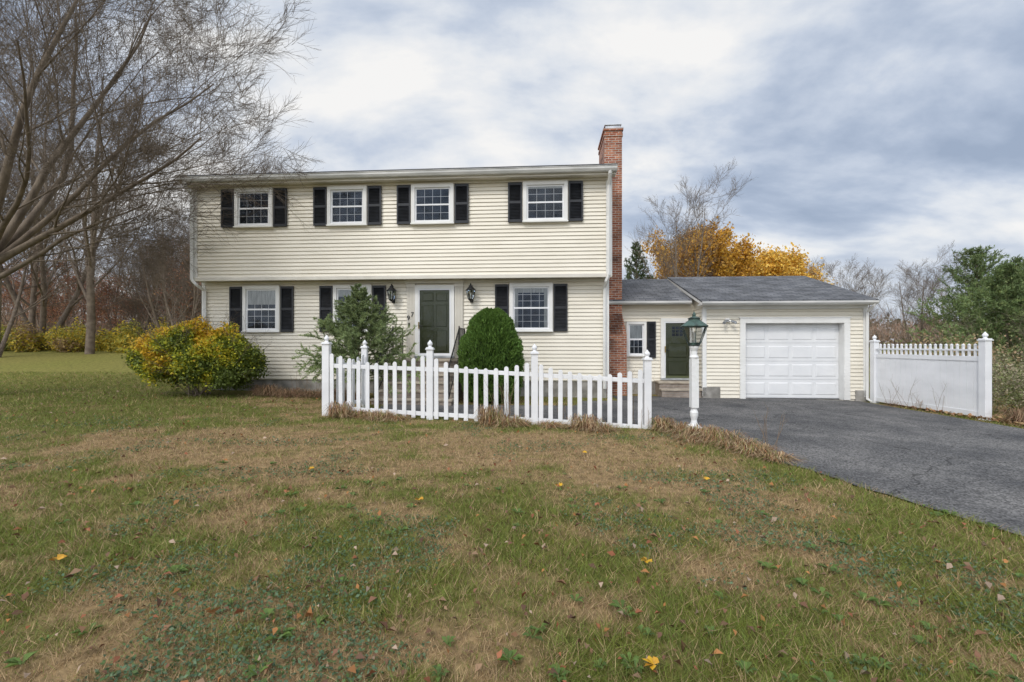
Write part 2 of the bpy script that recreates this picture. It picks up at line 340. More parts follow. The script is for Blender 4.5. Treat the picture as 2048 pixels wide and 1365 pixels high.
# windows & shutters
wn=MB()
def window(u,w_,z0,z1,y,cols=4,rows=2,cur=None,cas=.1):
    x0,x1=u-w_/2,u+w_/2
    F=y-.085
    wn.box(x0,x0+cas,F,y,z0,z1,'trim'); wn.box(x1-cas,x1,F,y,z0,z1,'trim')
    wn.box(x0+cas,x1-cas,F,y,z1-cas,z1,'trim'); wn.box(x0+cas,x1-cas,F,y,z0,z0+cas*.8,'trim'); wn.box(x0-.02,x1+.02,F-.03,F-.002,z0-.0,z0+.035,'trim')
    wn.box(x0-.018,x0-.001,y-.06,y,z0,z1+.012,'ctrim'); wn.box(x1+.001,x1+.018,y-.06,y,z0,z1+.012,'ctrim'); wn.box(x0-.015,x1+.015,F-.012,y,z1+.001,z1+.018,'ctrim')
    a,b,zb,zt=x0+cas,x1-cas,z0+cas*.8,z1-cas; zm=(zb+zt)/2
    fr=.045
    for (q0,q1,yy) in((zb,zm+.02,y-.052),(zm-.02,zt,y-.038)):
        yb=y-.027
        wn.box(a,a+fr,yy,yb,q0,q1,'vinyl'); wn.box(b-fr,b,yy,yb,q0,q1,'vinyl'); wn.box(a+fr,b-fr,yy,yb,q0,q0+fr,'vinyl'); wn.box(a+fr,b-fr,yy,yb,q1-fr,q1,'vinyl')
        ga,gb,gc,gd=a+fr,b-fr,q0+fr,q1-fr
        g=yy+.008
        wn.poly([(ga,g,gc),(gb,g,gc),(gb,g,gd),(ga,g,gd)],'glass')
        for i in range(1,cols):
            X=ga+(gb-ga)*i/cols; wn.box(X-.006,X+.006,g+.003,g+.007,gc,gd,'vinyl')
        for j in range(1,rows+0):
            Z=gc+(gd-gc)*j/rows; wn.box(ga,gb,g+.0025,g+.0065,Z-.006,Z+.006,'vinyl')
    wn.poly([(a,y-.0265,zb),(b,y-.0265,zb),(b,y-.0265,zt),(a,y-.0265,zt)],'dark')
    if cur:
        for (c0,c1,h0,h1) in cur:
            wn.box(a+(b-a)*c0,a+(b-a)*c1,y-.0262-.002,y-.0268,zb+(zt-zb)*h0,zb+(zt-zb)*h1,'curtain')
sh=MB()
def shutter(u,w_,z0,z1,y):
    x0,x1=u-w_/2,u+w_/2; F=y-.065; st=.045
    sh.box(x0,x0+st,F,y-.016,z0,z1,'black'); sh.box(x1-st,x1,F,y-.016,z0,z1,'black')
    zm=(z0+z1)/2
    for a,b in((z0,z0+.07),(zm-.035,zm+.035),(z1-.07,z1)): sh.box(x0+st,x1-st,F,y-.016,a,b,'black')
    sh.box(x0+st,x1-st,y-.032,y-.026,z0+.07,z1-.07,'black')
    for a,b in((z0+.07,zm-.035),(zm+.035,z1-.07)):
        n=int((b-a)/.042)
        for i in range(n):
            z=a+(b-a)*(i+.5)/n
            sh.poly([(x0+st,F+.006,z-.018),(x1-st,F+.006,z-.018),(x1-st,y-.033,z+.014),(x0+st,y-.033,z+.014)],'black')
UW=[(-7.76,1.18),(-4.87,1.19),(-2.30,1.25),(.99,1.27)]
curs=[[(0,1,.0,.06)],[(0,1,.93,1)],None,[(.0,1,.9,1)]]
for (u,ww),cu in zip(UW,curs):
    window(u,ww,5.06,6.235,-.4,cur=cu); 
    for sx in(-1,1): shutter(u+sx*(ww/2+.235),.41,5.08,6.22,-.4)
LW=[(-7.78,1.18,[(0,1,.62,1)]),(-4.88,1.19,[(0,1,.8,1)]),(.57,1.27,[(0,.14,0,1),(.86,1,0,1),(.14,.86,.86,1)])]
for u,ww,cu in LW:
    window(u,ww,1.92,3.36,0,cur=cu,rows=3)
    for sx in(-1,1): shutter(u+sx*(ww/2+.235),.41,1.93,3.34,0)
window(3.9,.62,1.16,2.27,1.3,cols=3,cur=[(0,1,.5,1)],cas=.07); shutter(4.38,.27,1.12,2.28,1.3)
wn.make('windows',H,.003); sh.make('shutters',H)

# doors
dr=MB()
def door(u,wd,z0,z1,y,lite=False):
    x0,x1=u-wd/2,u+wd/2
    dr.box(x0-.1,x0,y-.09,y,z0,z1,'trim'); dr.box(x1,x1+.1,y-.09,y,z0,z1,'trim'); dr.box(x0-.1,x1+.1,y-.09,y,z1,z1+.1,'trim')
    dr.box(x0,x1,y-.035,y-.027,z0+.02,z1,'green')
    W=x1-x0;Hh=z1-z0
    if lite:
        pans=[(.14,.86,.05,.3),(.14,.86,.36,.62)]
        for i in range(3):
            for j in range(3):
                dr.poly([(x0+W*(.3+.14*i),y-.0365,z0+Hh*(.74+.06*j)),(x0+W*(.42+.14*i),y-.0365,z0+Hh*(.74+.06*j)),(x0+W*(.42+.14*i),y-.0365,z0+Hh*(.79+.06*j)),(x0+W*(.3+.14*i),y-.0365,z0+Hh*(.79+.06*j))],'dark')
    else:
        pans=[(a,b,c_,d_) for a,b in((.12,.47),(.53,.88)) for c_,d_ in((.06,.38),(.43,.76),(.81,.94))]
    for a,b,c_,d_ in pans:
        X0,X1,Z0,Z1=x0+W*a,x0+W*b,z0+Hh*c_,z0+Hh*d_
        o=.03
        dr.poly([(X0,y-.0355,Z0),(X1,y-.0355,Z0),(X1-o,y-.055,Z0+o),(X0+o,y-.055,Z0+o)],'green')
        dr.poly([(X1,y-.0355,Z0),(X1,y-.0355,Z1),(X1-o,y-.055,Z1-o),(X1-o,y-.055,Z0+o)],'green')
        dr.poly([(X1,y-.0355,Z1),(X0,y-.0355,Z1),(X0+o,y-.055,Z1-o),(X1-o,y-.055,Z1-o)],'green')
        dr.poly([(X0,y-.0355,Z1),(X0,y-.0355,Z0),(X0+o,y-.055,Z0+o),(X0+o,y-.055,Z1-o)],'green')
        dr.poly([(X0+o,y-.055,Z0+o),(X1-o,y-.055,Z0+o),(X1-o,y-.055,Z1-o),(X0+o,y-.055,Z1-o)],'green')
    s_='white'; q=.045; Y0,Y1=y-.085,y-.065
    dr.box(x0+.004,x0+q,Y0,Y1,z0+.01,z1-.004,s_); dr.box(x1-q,x1-.004,Y0,Y1,z0+.01,z1-.004,s_); dr.box(x0+q,x1-q,Y0,Y1,z0+.01,z0+.08,s_ if not lite else 'green'); dr.box(x0+q,x1-q,Y0,Y1,z1-.05,z1-.004,s_)
    dr.poly([(x0+q,y-.075,z0+.08),(x1-q,y-.075,z0+.08),(x1-q,y-.075,z1-.05),(x0+q,y-.075,z1-.05)],'dglass')
    dr.box(x0+.012,x0+.04,Y0-.035,Y0-.001,z0+.82,z0+1.02,'gold'); dr.bar((x0+.03,Y0-.05,z0+.9),(x0+.15,Y0-.05,z0+.9),.012,'iron')
    dr.box(x0-.1,x1+.1,y-.16,y,z0-.05,z0+.008,'metal')
door(-2.33,1.0,1.2,3.23,0); door(5.19,.84,.47,2.28,1.3,True)
for sx in(-1,1):
    xc=-2.33+sx*.735
    dr.box(xc-.125,xc+.125,-.06,0,1.0,3.40,'ctrim')
    for i in range(5):
        X=xc-.09+.045*i; dr.box(X-.012,X+.012,-.074,-.0602,1.2,3.26,'ctrim')
    dr.box(xc-.14,xc+.14,-.085,0,1.0,1.17,'ctrim'); dr.box(xc-.14,xc+.14,-.085,0,3.28,3.38,'ctrim')
dr.box(-3.22,-1.44,-.12,0,3.383,3.492,'ctrim')
dr.box(-3.13,-3.09,-.10,-.0602,2.12,2.2,'iron')
dr.make('entry_doors',H)
# garage door
g=MB()
g.box(6.95,9.75,.70,.74,-.12,2.17,'white')
rows=4; hh=2.2/rows
for j in range(rows):
    z0=-.06+hh*j; g.box(6.96,9.74,.685,.6985,z0+.006,z0+hh-.006,'white')
    for i in range(4):
        a=6.96+.06+ i*(2.78-.04)/4; b=a+(2.78-.04)/4-.09
        z1,z2=z0+.09,z0+hh-.09; o=.03
        for P in ([(a,.6845,z1),(b,.6845,z1),(b-o,.672,z1+o),(a+o,.672,z1+o)],[(b,.6845,z1),(b,.6845,z2),(b-o,.672,z2-o),(b-o,.672,z1+o)],[(b,.6845,z2),(a,.6845,z2),(a+o,.672,z2-o),(b-o,.672,z2-o)],[(a,.6845,z2),(a,.6845,z1),(a+o,.672,z1+o),(a+o,.672,z2-o)],[(a+o,.672,z1+o),(b-o,.672,z1+o),(b-o,.672,z2-o),(a+o,.672,z2-o)]): g.poly(P,'white')
g.box(6.96,9.74,.66,.71,-.13,-.075,'iron')
g.make('garage_door',H)

# steps
s=MB()
def steps(x0,x1,yw,top,n,tr,land):
    rz=(top)/n
    s.box(x0,x1,yw-land,yw-.03,-.3,top-.06,'stepbrick'); s.box(x0-.03,x1+.03,yw-land-.03,yw-.03,top-.06,top,'stone')
    for i in range(1,n):
        z=top-rz*i; y=yw-land-tr*i
        s.box(x0,x1,y,y+tr-.002,-.3,z-.055,'stepbrick'); s.box(x0-.03,x1+.03,y-.03,y+tr-.033,z-.055,z,'stone')
steps(-3.35,-1.33,-.02,1.13,6,.28,1.05); steps(4.5,5.66,1.28,.4,2,.3,.55)
s.make('entry_steps',H,.01)
ra=MB()
for x in(-3.28,-1.40):
    pts=[(x,-.15,2.0),(x,-1.05,2.0),(x,-2.45,.98),(x,-2.6,.86)]
    ra.path(pts,.018,'iron'); ra.path([(x,-.15,1.25),(x,-1.05,1.25),(x,-2.42,.2)],.012,'iron')
    ra.bar((x,-.15,1.1),(x,-.15,2.02),.016,'iron'); ra.bar((x,-1.05,1.1),(x,-1.05,2.06),.018,'iron'); ra.bar((x,-2.45,0),(x,-2.45,1.0),.018,'iron')
    for i in range(1,9):
        y=-.15-.1*i; ra.bar((x,y,1.25),(x,y,2.0),.007,'iron',4)
    for i in range(1,13):
        q=i/13; y=-1.05-1.4*q; ra.bar((x,y,1.25-1.05*q),(x,y,2.0-1.02*q),.007,'iron',4)
ra.make('iron_railings',H)

# wall lanterns
def lantern(x,z,y):
    l=MB()
    l.box(x-.05,x+.05,y-.035,y-.02,z-.2,z+.02,'iron'); l.path([(x,y-.03,z-.12),(x,y-.12,z-.2),(x,y-.2,z-.14)],.012,'iron')
    l.path([(x,y-.03,z+.2),(x,y-.1,z+.33),(x,y-.2,z+.27)],.01,'iron'); l.box(x-.03,x+.03,y-.035,y-.02,z+.1,z+.26,'iron')
    cy=y-.2
    l.lathe([(.03,z-.17),(.07,z-.13),(.085,z-.11)],x,cy,6,'iron')
    for i in range(6):
        a=math.pi*2*i/6; l.bar((x+.08*math.cos(a),cy+.08*math.sin(a),z-.11),(x+.135*math.cos(a),cy+.135*math.sin(a),z+.14),.007,'iron',4)
    l.lathe([(.076,z-.108),(.13,z+.138)],x,cy,6,'lglass')
    l.lathe([(.15,z+.14),(.16,z+.155),(.06,z+.25),(.055,z+.27),(.07,z+.275),(.02,z+.31),(.025,z+.33),(.008,z+.36)],x,cy,12,'iron')
    l.lathe([(.02,z-.1),(.02,z+.02),(.012,z+.06)],x,cy,6,'trim')
    l.make('wall_lantern',H)
lantern(-3.6,3.0,-.02); lantern(-1.21,3.0,-.02)
fl=MB()
fl.lathe([(.05,2.28),(.05,2.31)],6.42,.42,10,'white'); fl.box(6.36,6.48,.42,.48,2.22,2.32,'white')
for sx in(-1,1):
    fl.bar((6.42,.42,2.27),(6.42+sx*.1,.34,2.22),.012,'metal'); fl.bar((6.42+sx*.09,.36,2.24),(6.42+sx*.17,.25,2.18),.045,'metal',10)
fl.make('flood_light',H)
for ch,x,z,yo in(('9',-3.18,2.28,-.082),('7',-3.06,2.38,-.082)):
    cu=bpy.data.curves.new('house_number','FONT'); cu.body=ch; cu.size=.2; cu.extrude=.006; cu.materials.append(M['iron'])
    o=link(bpy.data.objects.new('house_number',cu),H); o.location=(x,yo,z); o.rotation_euler=(math.pi/2,0,0)

# ------------------------------------------------------------ FENCES
def post(b,x,y,z0,z1,hw=.062):
    b.box(x-hw,x+hw,y-hw,y+hw,z0,z1-.2,'vinyl')
    b.box(x-hw-.02,x+hw+.02,y-hw-.02,y+hw+.02,z1-.2,z1-.175,'vinyl'); b.box(x-hw-.005,x+hw+.005,y-hw-.005,y+hw+.005,z1-.175,z1-.15,'vinyl')
    b.lathe([(.05,z1-.15),(.03,z1-.13),(.035,z1-.12),(.055,z1-.09),(.05,z1-.06),(.025,z1-.03),(.004,z1)],x,y,10,'vinyl')
def run(b,p0,p1,rt0,rt1,rb0,rb1,n,sc=.25,lo=.07,pw=.043):
    p0=Vector(p0);p1=Vector(p1);dv=(p1-p0);Ln=dv.length;dv.normalize();nv=Vector((dv.y,-dv.x))
    b.T=lambda p:(p0.x+dv.x*p[0]+nv.x*p[1],p0.y+dv.y*p[0]+nv.y*p[1],p[2]+0)
    for a,c_ in((rt0,rt1),(rb0,rb1)):
        v=len(b.v)
        b.box(.06,Ln-.06,-.022,.022,a-.04,a+.04,'vinyl')
        for k in(1,2,5,6):
            x_,y_,z_=b.v[v+k]; b.v[v+k]=(x_,y_,z_+(c_-a))
    for i in range(n):
        t_=(i+.7)/(n+.4); s_=t_*Ln; zt=rt0+(rt1-rt0)*t_; zb=rb0+(rb1-rb0)*t_-.09
        top=zt+lo+(sc-lo)*abs(2*t_-1)**1.6+random.uniform(-.008,.008)
        le=random.uniform(-.007,.007)
        prof=[(s_-pw,zb),(s_+pw,zb),(s_+pw+le,top-pw)]+[(s_+le+pw*math.cos(a),top-pw+pw*math.sin(a)) for a in [math.pi*k/6 for k in range(1,6)]]+[(s_-pw+le,top-pw)]
        m_=len(prof); v=len(b.v)
        b.v+=[b.T((x,.024,z)) for x,z in prof]+[b.T((x,.042,z)) for x,z in prof]
        mi=b.mi('vinyl')
        b.f.append([v+k for k in range(m_)]); b.m.append(mi); b.f.append([v+m_+k for k in range(m_)][::-1]); b.m.append(mi)
        for k in range(m_):
            k2=(k+1)%m_; b.f.append([v+k2,v+k,v+m_+k,v+m_+k2]); b.m.append(mi)
    b.T=lambda p:p
pf=MB()
P1=(-3.91,9.6);P2=(-1.66,9.22);P3=(.44,8.9);P4=(2.54,8.55);PB=(-3.56,11.0)
for p,zt,z0 in((P1,1.75,.0),(P2,1.64,-.05),(P3,1.56,-.08),(P4,1.45,-.15),(PB,1.66,-.05)): post(pf,p[0],p[1],z0,zt,.072 if p in(P1,) else .064)
run(pf,P1,P2,1.10,1.045,.22,.14,11,.30,.1)
run(pf,P2,P3,1.045,.96,.14,.07,10,.26,.07)
run(pf,P3,P4,.95,.86,.07,-.01,11,.24,.07)
run(pf,P1,PB,1.10,1.08,.22,.2,7,.28,.1)
pf.make('picket_fence',None,.003)
vf=MB()
A=(10.42,13.08);B=(10.5,10.1)
post(vf,A[0],A[1],-.3,1.82,.075); post(vf,B[0],B[1],-.35,1.83,.075)
p0=Vector(A);dv=Vector(B)-p0;Ln=dv.length;dv.normalize();nv=Vector((dv.y,-dv.x))
vf.T=lambda p:(p0.x+dv.x*p[0]+nv.x*p[1],p0.y+dv.y*p[0]+nv.y*p[1],p[2])
vf.box(.07,Ln-.07,-.03,.03,1.17,1.28,'vinyl'); vf.box(.07,Ln-.07,-.03,.03,-.08,.04,'vinyl')
n=18
for i in range(n):
    a=.075+(Ln-.15)*i/n; vf.box(a,a+(Ln-.15)/n-.004,-.014,.014,.04,1.17,'vinyl')
n=20
for i in range(n):
    a=.14+(Ln-.28)*(i+.5)/n; tp=1.53
    vf.box(a-.02,a+.02,-.02,.02,1.28,tp,'vinyl')
    vf.poly([(a-.026,-.026,tp),(a+.026,-.026,tp),(a,0,tp+.04)],'vinyl');vf.poly([(a+.026,-.026,tp),(a+.026,.026,tp),(a,0,tp+.04)],'vinyl');vf.poly([(a+.026,.026,tp),(a-.026,.026,tp),(a,0,tp+.04)],'vinyl');vf.poly([(a-.026,.026,tp),(a-.026,-.026,tp),(a,0,tp+.04)],'vinyl')
vf.box(.07,Ln-.07,-.025,.025,1.40,1.44,'vinyl')
vf.T=lambda p:p
vf.make('privacy_fence',None,.003)

# ------------------------------------------------------------ LAMP POST
lp=MB(); x,y=3.40,8.5; z=-.08
lp.box(x-.125,x+.125,y-.125,y+.125,z-.1,z+.09,'peel'); lp.box(x-.1,x+.1,y-.1,y+.1,z+.09,z+.12,'peel')
lp.lathe([(.085,z+.12),(.06,z+.16),(.05,z+.22),(.07,z+.3),(.075,z+.36),(.05,z+.42),(.065,z+.45)],x,y,14,'peel')
lp.box(x-.066,x+.066,y-.066,y+.066,z+.45,z+1.36,'peel')
lp.lathe([(.07,z+1.36),(.085,z+1.39),(.06,z+1.43),(.055,z+1.5),(.08,z+1.56),(.085,z+1.60)],x,y,14,'peel')
b0=z+1.60
lp.lathe([(.10,b0),(.12,b0+.015),(.12,b0+.04),(.105,b0+.05)],x,y,6,'verdi')
R0,R1=.125,.245; za,zb=b0+.05,b0+.36
for i in range(6):
    a=math.pi*2*i/6+.3; lp.bar((x+R0*math.cos(a),y+R0*math.sin(a),za),(x+R1*math.cos(a),y+R1*math.sin(a),zb),.008,'verdi',4)
    a2=math.pi*2*(i+1)/6+.3; lp.bar((x+R1*math.cos(a),y+R1*math.sin(a),zb),(x+R1*math.cos(a2),y+R1*math.sin(a2),zb),.012,'verdi',4)
    lp.bar((x+R0*math.cos(a),y+R0*math.sin(a),za),(x+R0*math.cos(a2),y+R0*math.sin(a2),za),.010,'verdi',4)
    lp.poly([(x+(R0-.008)*math.cos(a),y+(R0-.008)*math.sin(a),za),(x+(R0-.008)*math.cos(a2),y+(R0-.008)*math.sin(a2),za),(x+(R1-.01)*math.cos(a2),y+(R1-.01)*math.sin(a2),zb),(x+(R1-.01)*math.cos(a),y+(R1-.01)*math.sin(a),zb)],'lglass')
lp.lathe([(R1+.02,zb),(R1+.02,zb+.012),(.11,zb+.12),(.11,zb+.15),(.13,zb+.155),(.04,zb+.19),(.03,zb+.20),(.04,zb+.22),(.008,zb+.28)],x,y,6,'verdi',.3)
lp.lathe([(.045,za),(.045,za+.06),(.03,za+.07),(.03,za+.18),(.015,za+.21)],x,y,8,'trim')
lp.make('lamp_post',None,.003)

# ------------------------------------------------------------ GROUND
fx=[18,20,23,27,32,40,50,65,90,130,200,350,800]
xs=np.array([-v for v in fx[::-1]]+list(np.arange(-16.5,16.51,.15))+fx)
ys=np.array([-800,-300,-120,-60,-30,-15,-8,-5]+list(np.arange(-3,17.01,.15))+[18,19,20,22,24,26,28,30,32,34,36,38,42,50,65,90,130,200,350,800])
X,Y=np.meshgrid(xs,ys); nx_,ny_=len(xs),len(ys)
Zg=ground_h(X,Y)+ (fbm(X*.8,Y*.8,5)-.5)*.03*(1-sstep(2.0,1.0,np.clip(drive_l(Y)-X,-1,9)))*(Y<12)
V=np.stack([X.ravel(),Y.ravel(),Zg.ravel()],1)
i=np.arange(nx_-1);j=np.arange(ny_-1);I,J=np.meshgrid(i,j);b=(J*nx_+I).ravel()
F=np.stack([b,b+1,b+nx_+1,b+nx_],1)
mixv=lawn_mix(X,Y).ravel()[:,None]
GC=np.array([.145,.145,.038]); BC=np.array([.30,.205,.105])
colg=(GC*(1-mixv)+BC*mixv)*.85
far=sstep(12,17,Y).ravel()[:,None]; fn=fbm(X*.25,Y*.4,2).ravel()[:,None]; colg=colg*(1-far)+(np.array([.18,.185,.042])*(1-fn)+np.array([.23,.195,.06])*fn)*far
npobj('lawn',V,F,M['soil'],colg,smooth=True)
# driveway
yy=np.unique(np.concatenate([np.array(DY),np.arange(-30,14,.12)])); yy=yy[yy<=14.05]
nc=30; t_=np.linspace(0,1,nc)
wob=(fbm(yy*2.2,yy*0+3,4)-.5)*.22
XX=(drive_l(yy)+wob)[:,None]*(1-t_)+drive_r(yy)[:,None]*t_; YY=np.repeat(yy[:,None],nc,1)
ZZ=ground_h(XX,YY)+.018
V=np.stack([XX.ravel(),YY.ravel(),ZZ.ravel()],1)
I,J=np.meshgrid(np.arange(nc-1),np.arange(len(yy)-1)); b=(J*nc+I).ravel(); F=np.stack([b,b+1,b+nc+1,b+nc],1)
npobj('driveway',V,F,M['asphalt'],smooth=True)

def on_lawn(x,y):
    d=(x>drive_l(y)+.05)&(x<drive_r(y))
    d|=(y>11.6)&(y<14.0)&(x>-9)&(x<11)&(y>13.3+.07*-x)
    d|=(x>-10)&(x<11)&(y>13.0)&(y<23)
    return ~d
def blades(n,ymin,ymax,hs,ws,seed):
    r=np.random.default_rng(seed)
    y=ymin*(ymax/ymin)**r.random(n); x=(r.random(n)*2-1)*(1.22*y+1.4)
    k=on_lawn(x,y); x=x[k];y=y[k];n=len(x)
    mv=lawn_mix(x,y); cl=vnoise(x*6,y*6,21); cl2=vnoise(x*17,y*17,22)
    k=r.random(n)<(.35+.9*cl2); x,y,mv,cl,cl2=x[k],y[k],mv[k],cl[k],cl2[k]; n=len(x)
    h=(.014+.038*r.random(n)*(.2+cl*.8+cl2*.9))*hs*(1+.03*y)*(1.15-.40*mv); wd=(.0015+.0004*y)*ws
    a=r.random(n)*6.283; lean=r.normal(0,.8,(n,2))*h[:,None]
    z=ground_h(x,y)
    dx=np.cos(a)*wd;dy=np.sin(a)*wd
    v0=np.stack([x-dx,y-dy,z-.004],1);v1=np.stack([x+dx,y+dy,z-.004],1);v2=np.stack([x+lean[:,0],y+lean[:,1],z+h],1)
    V=np.stack([v0,v1,v2],1).reshape(-1,3); F=np.arange(n*3).reshape(-1,3)
    br=(r.random(n)<(.16+.68*mv+.3*(cl2-.5)))[:,None]
    g=np.array([.165,.215,.042])*(.5+.85*r.random((n,1)))+np.array([.10,.06,.01])*r.random((n,1))*cl[:,None]
    s_=np.array([.52,.37,.20])*(.4+.8*r.random((n,1)))
    c=np.where(br,s_,g); return V,F,np.repeat(c,3,0)
V,F,C=blades(620000,1.15,20,1.05,1.0,1)
npobj('grass',V,F,M['blade'],C)

def leafquads(P,size,nrm_bias,r,aspect=.6,curl=.15):
    n=len(P)
    nn=r.normal(0,1,(n,3))+np.array(nrm_bias); nn/=np.linalg.norm(nn,axis=1)[:,None]
    a=np.cross(nn,r.normal(0,1,(n,3))); a/=np.linalg.norm(a,axis=1)[:,None]; b=np.cross(nn,a)
    s_=np.asarray(size)[:,None]
    v0=P-a*s_; v2=P+a*s_; v1=P+b*s_*aspect+nn*s_*curl; v3=P-b*s_*aspect+nn*s_*curl
    V=np.stack([v0,v1,v2,v3],1).reshape(-1,3); F=np.arange(4*n).reshape(-1,4); return V,F
def ccol(pal,n,r,var=.3):
    pal=np.array(pal); return pal[r.integers(0,len(pal),n)]*(1-var+2*var*r.random((n,1)))

# fallen leaves
r=np.random.default_rng(5); n=4200
y=1.3*(16/1.3)**r.random(n); x=(r.random(n)*2-1)*(1.2*y+1.2); k=on_lawn(x,y)&(r.random(n)<.25+.85*fbm(x*.6,y*.6,8)); x=x[k];y=y[k];n=len(x)
P=np.stack([x,y,ground_h(x,y)+.028+.014*r.random(n)],1); sz=.010+.022*r.random(n)**2+.0014*y
V,F=leafquads(P,sz,(0,0,1.8),r,.55,.55); C=ccol([(.24,.13,.07),(.27,.17,.10),(.15,.08,.05),(.40,.29,.21),(.38,.17,.06),(.20,.10,.06),(.32,.12,.06)],n,r)
Lx=[.95,.67,-2.4,-.9,.5,1.0,-3.1,2.2]; Ly=[3.2,2.15,5.4,4.4,4.9,6.4,3.1,5.2]
V2=[]
for a,b in zip(Lx,Ly):
    rot=r.random()*6.28; zc_=gh(a,b)+.045
    for k_ in range(5):
        an=rot+(k_-2)*.85; ln_=.06*(1-.12*abs(k_-2)); dx,dy=math.cos(an),math.sin(an); w_=.35*ln_
        V2+=[(a,b,zc_),(a+dx*ln_*.6-dy*w_,b+dy*ln_*.6+dx*w_,zc_+.012+.01*r.random()),(a+dx*ln_,b+dy*ln_,zc_+.01*r.random()),(a+dx*ln_*.6+dy*w_,b+dy*ln_*.6-dx*w_,zc_+.003)]
V2=np.array(V2); m2=len(V2)//4; F2=np.arange(len(V2)).reshape(-1,4); C2=ccol([(.68,.40,.03),(.6,.32,.04)],m2,r,.15)
n3=1500; ys_=r.uniform(2,13,n3); xs_=drive_r(ys_)+.25+np.abs(r.normal(0,.35,n3)); P3_=np.stack([xs_,ys_,ground_h(xs_,ys_)+.03+.05*r.random(n3)],1)
V3,F3=leafquads(P3_,.03+.03*r.random(n3),(0,0,2),r,.65,.3); C3=ccol([(.38,.2,.09),(.28,.16,.09),(.45,.3,.15)],n3,r)
V=np.concatenate([V,V2,V3]); F=np.concatenate([F,F2+4*n,F3+4*n+4*m2]); C=np.concatenate([np.repeat(C,4,0),np.repeat(C2,4,0),np.repeat(C3,4,0)])
npobj('fallen_leaves',V,F,M['dry'],C)

# weeds (clover / plantain)
n=110000; y=1.3*(9/1.3)**r.random(n); x=(r.random(n)*2-1)*(1.2*y+1)
msk=fbm(x*1.3,y*1.3,31)+.16*np.exp(-((x+2.2)/1.5)**2-((y-2.5)/.8)**2)+.15*np.exp(-((x-1.9)/1.1)**2-((y-4.8)/.7)**2)+.03*np.exp(-((x+.3)/1)**2-((y-3.3)/.6)**2)
k=on_lawn(x,y)&(msk>.60+.11*r.random(n)); x=x[k];y=y[k];n=len(x)
P=np.stack([x,y,ground_h(x,y)+.012+.026*r.random(n)],1); V,F=leafquads(P,.005+.008*r.random(n)+.001*y,(0,0,1.8),r,.6,.15); C=ccol([(.09,.155,.08),(.13,.195,.105),(.105,.165,.055)],n,r)
cs=[]
for q in range(300):
    yy_=1.5*(6/1.5)**r.random(); xx_=(r.random()*2-1)*(1.15*yy_+.5)
    if on_lawn(np.array([xx_]),np.array([yy_]))[0] and fbm(np.array([xx_*.9]),np.array([yy_*.9]),41)[0]>.47: cs.append((xx_,yy_))
VV=[];
for (cx,cy) in cs:
    m_=r.integers(5,12); R_=.03+.05*r.random()
    for a in r.random(m_)*6.28:
        l_=R_*(.6+.6*r.random()); z0=gh(cx,cy)+.016; wv=.2*l_
        dx,dy=math.cos(a),math.sin(a)
        VV+= [(cx,cy,z0),(cx+dx*l_*.6-dy*wv,cy+dy*l_*.6+dx*wv,z0+.025),(cx+dx*l_,cy+dy*l_,z0+.02),(cx+dx*l_*.6+dy*wv,cy+dy*l_*.6-dx*wv,z0+.025)]
VV=np.array(VV); nR=len(VV)//4; FR=np.arange(len(VV)).reshape(-1,4)+len(V)
V=np.concatenate([V,VV]); F=np.concatenate([F,FR]); C=np.concatenate([np.repeat(C,4,0),np.repeat(ccol([(.13,.20,.045),(.11,.175,.045)],nR,r),4,0)])
npobj('lawn_weeds',V,F,M['leaf'],C)

# dry grass clumps
def tufts(centers,seed,pal,per=420):
    r=np.random.default_rng(seed); Vs=[];Cs=[]
    for (cx,cy,R_,h_) in centers:
        n=int(per*R_/.25)
        ang=r.random(n)*6.283; rad=R_*.7*np.sqrt(r.random(n)); bx=cx+np.cos(ang)*rad; by=cy+np.sin(ang)*rad*.7
        l_=h_*(.3+1.1*r.random(n)**1.5); out=R_*(.2+1.1*r.random(n)); a2=ang+r.normal(0,1.1,n)
        z=ground_h(bx,by)
        mx_=bx+np.cos(a2)*out*.45; my_=by+np.sin(a2)*out*.45; mz=z+l_*.8
        tx=bx+np.cos(a2)*out; ty=by+np.sin(a2)*out; tz=z+l_*(.0+.7*r.random(n))
        px,py=-np.sin(a2)*.0035,np.cos(a2)*.0035
        v=np.stack([np.stack([bx-px,by-py,z],1),np.stack([bx+px,by+py,z],1),np.stack([mx_+px,my_+py,mz],1),np.stack([mx_-px,my_-py,mz],1),np.stack([tx+px*.4,ty+py*.4,tz],1),np.stack([tx-px*.4,ty-py*.4,tz],1)],1)
        Vs.append(v.reshape(-1,3)); Cs.append(np.repeat(ccol(pal,n,r,.45),6,0))
    V=np.concatenate(Vs);C=np.concatenate(Cs);m_=len(V)//6; b=np.arange(m_)*6
    F=np.concatenate([np.stack([b,b+1,b+2,b+3],1),np.stack([b+3,b+2,b+4,b+5],1)]); return V,F,C
straw=[(.46,.33,.19),(.36,.23,.12),(.24,.14,.08),(.54,.41,.25),(.20,.22,.06),(.38,.19,.09)]
T=[(-3.55,9.35,.26,.30),(-3.1,9.35,.2,.16),(-2.7,9.2,.32,.17),(-2.35,9.15,.3,.1),(-.4,8.75,.28,.34),(-.05,8.65,.3,.18),(.15,8.75,.2,.1),(.75,8.6,.25,.10),(1.35,8.4,.3,.24),(1.6,8.3,.3,.13),(2.75,8.35,.22,.24),(2.95,8.2,.25,.18),(3.25,7.75,.3,.2),(3.35,7.35,.35,.2),(3.45,7.0,.35,.15),(3.55,6.65,.3,.13),(3.65,6.3,.25,.09),(3.1,7.9,.35,.12),(3.0,7.5,.3,.08)]
V,F,C=tufts(T,11,straw,420); npobj('dry_grass_clumps',V,F,M['dry'],C)
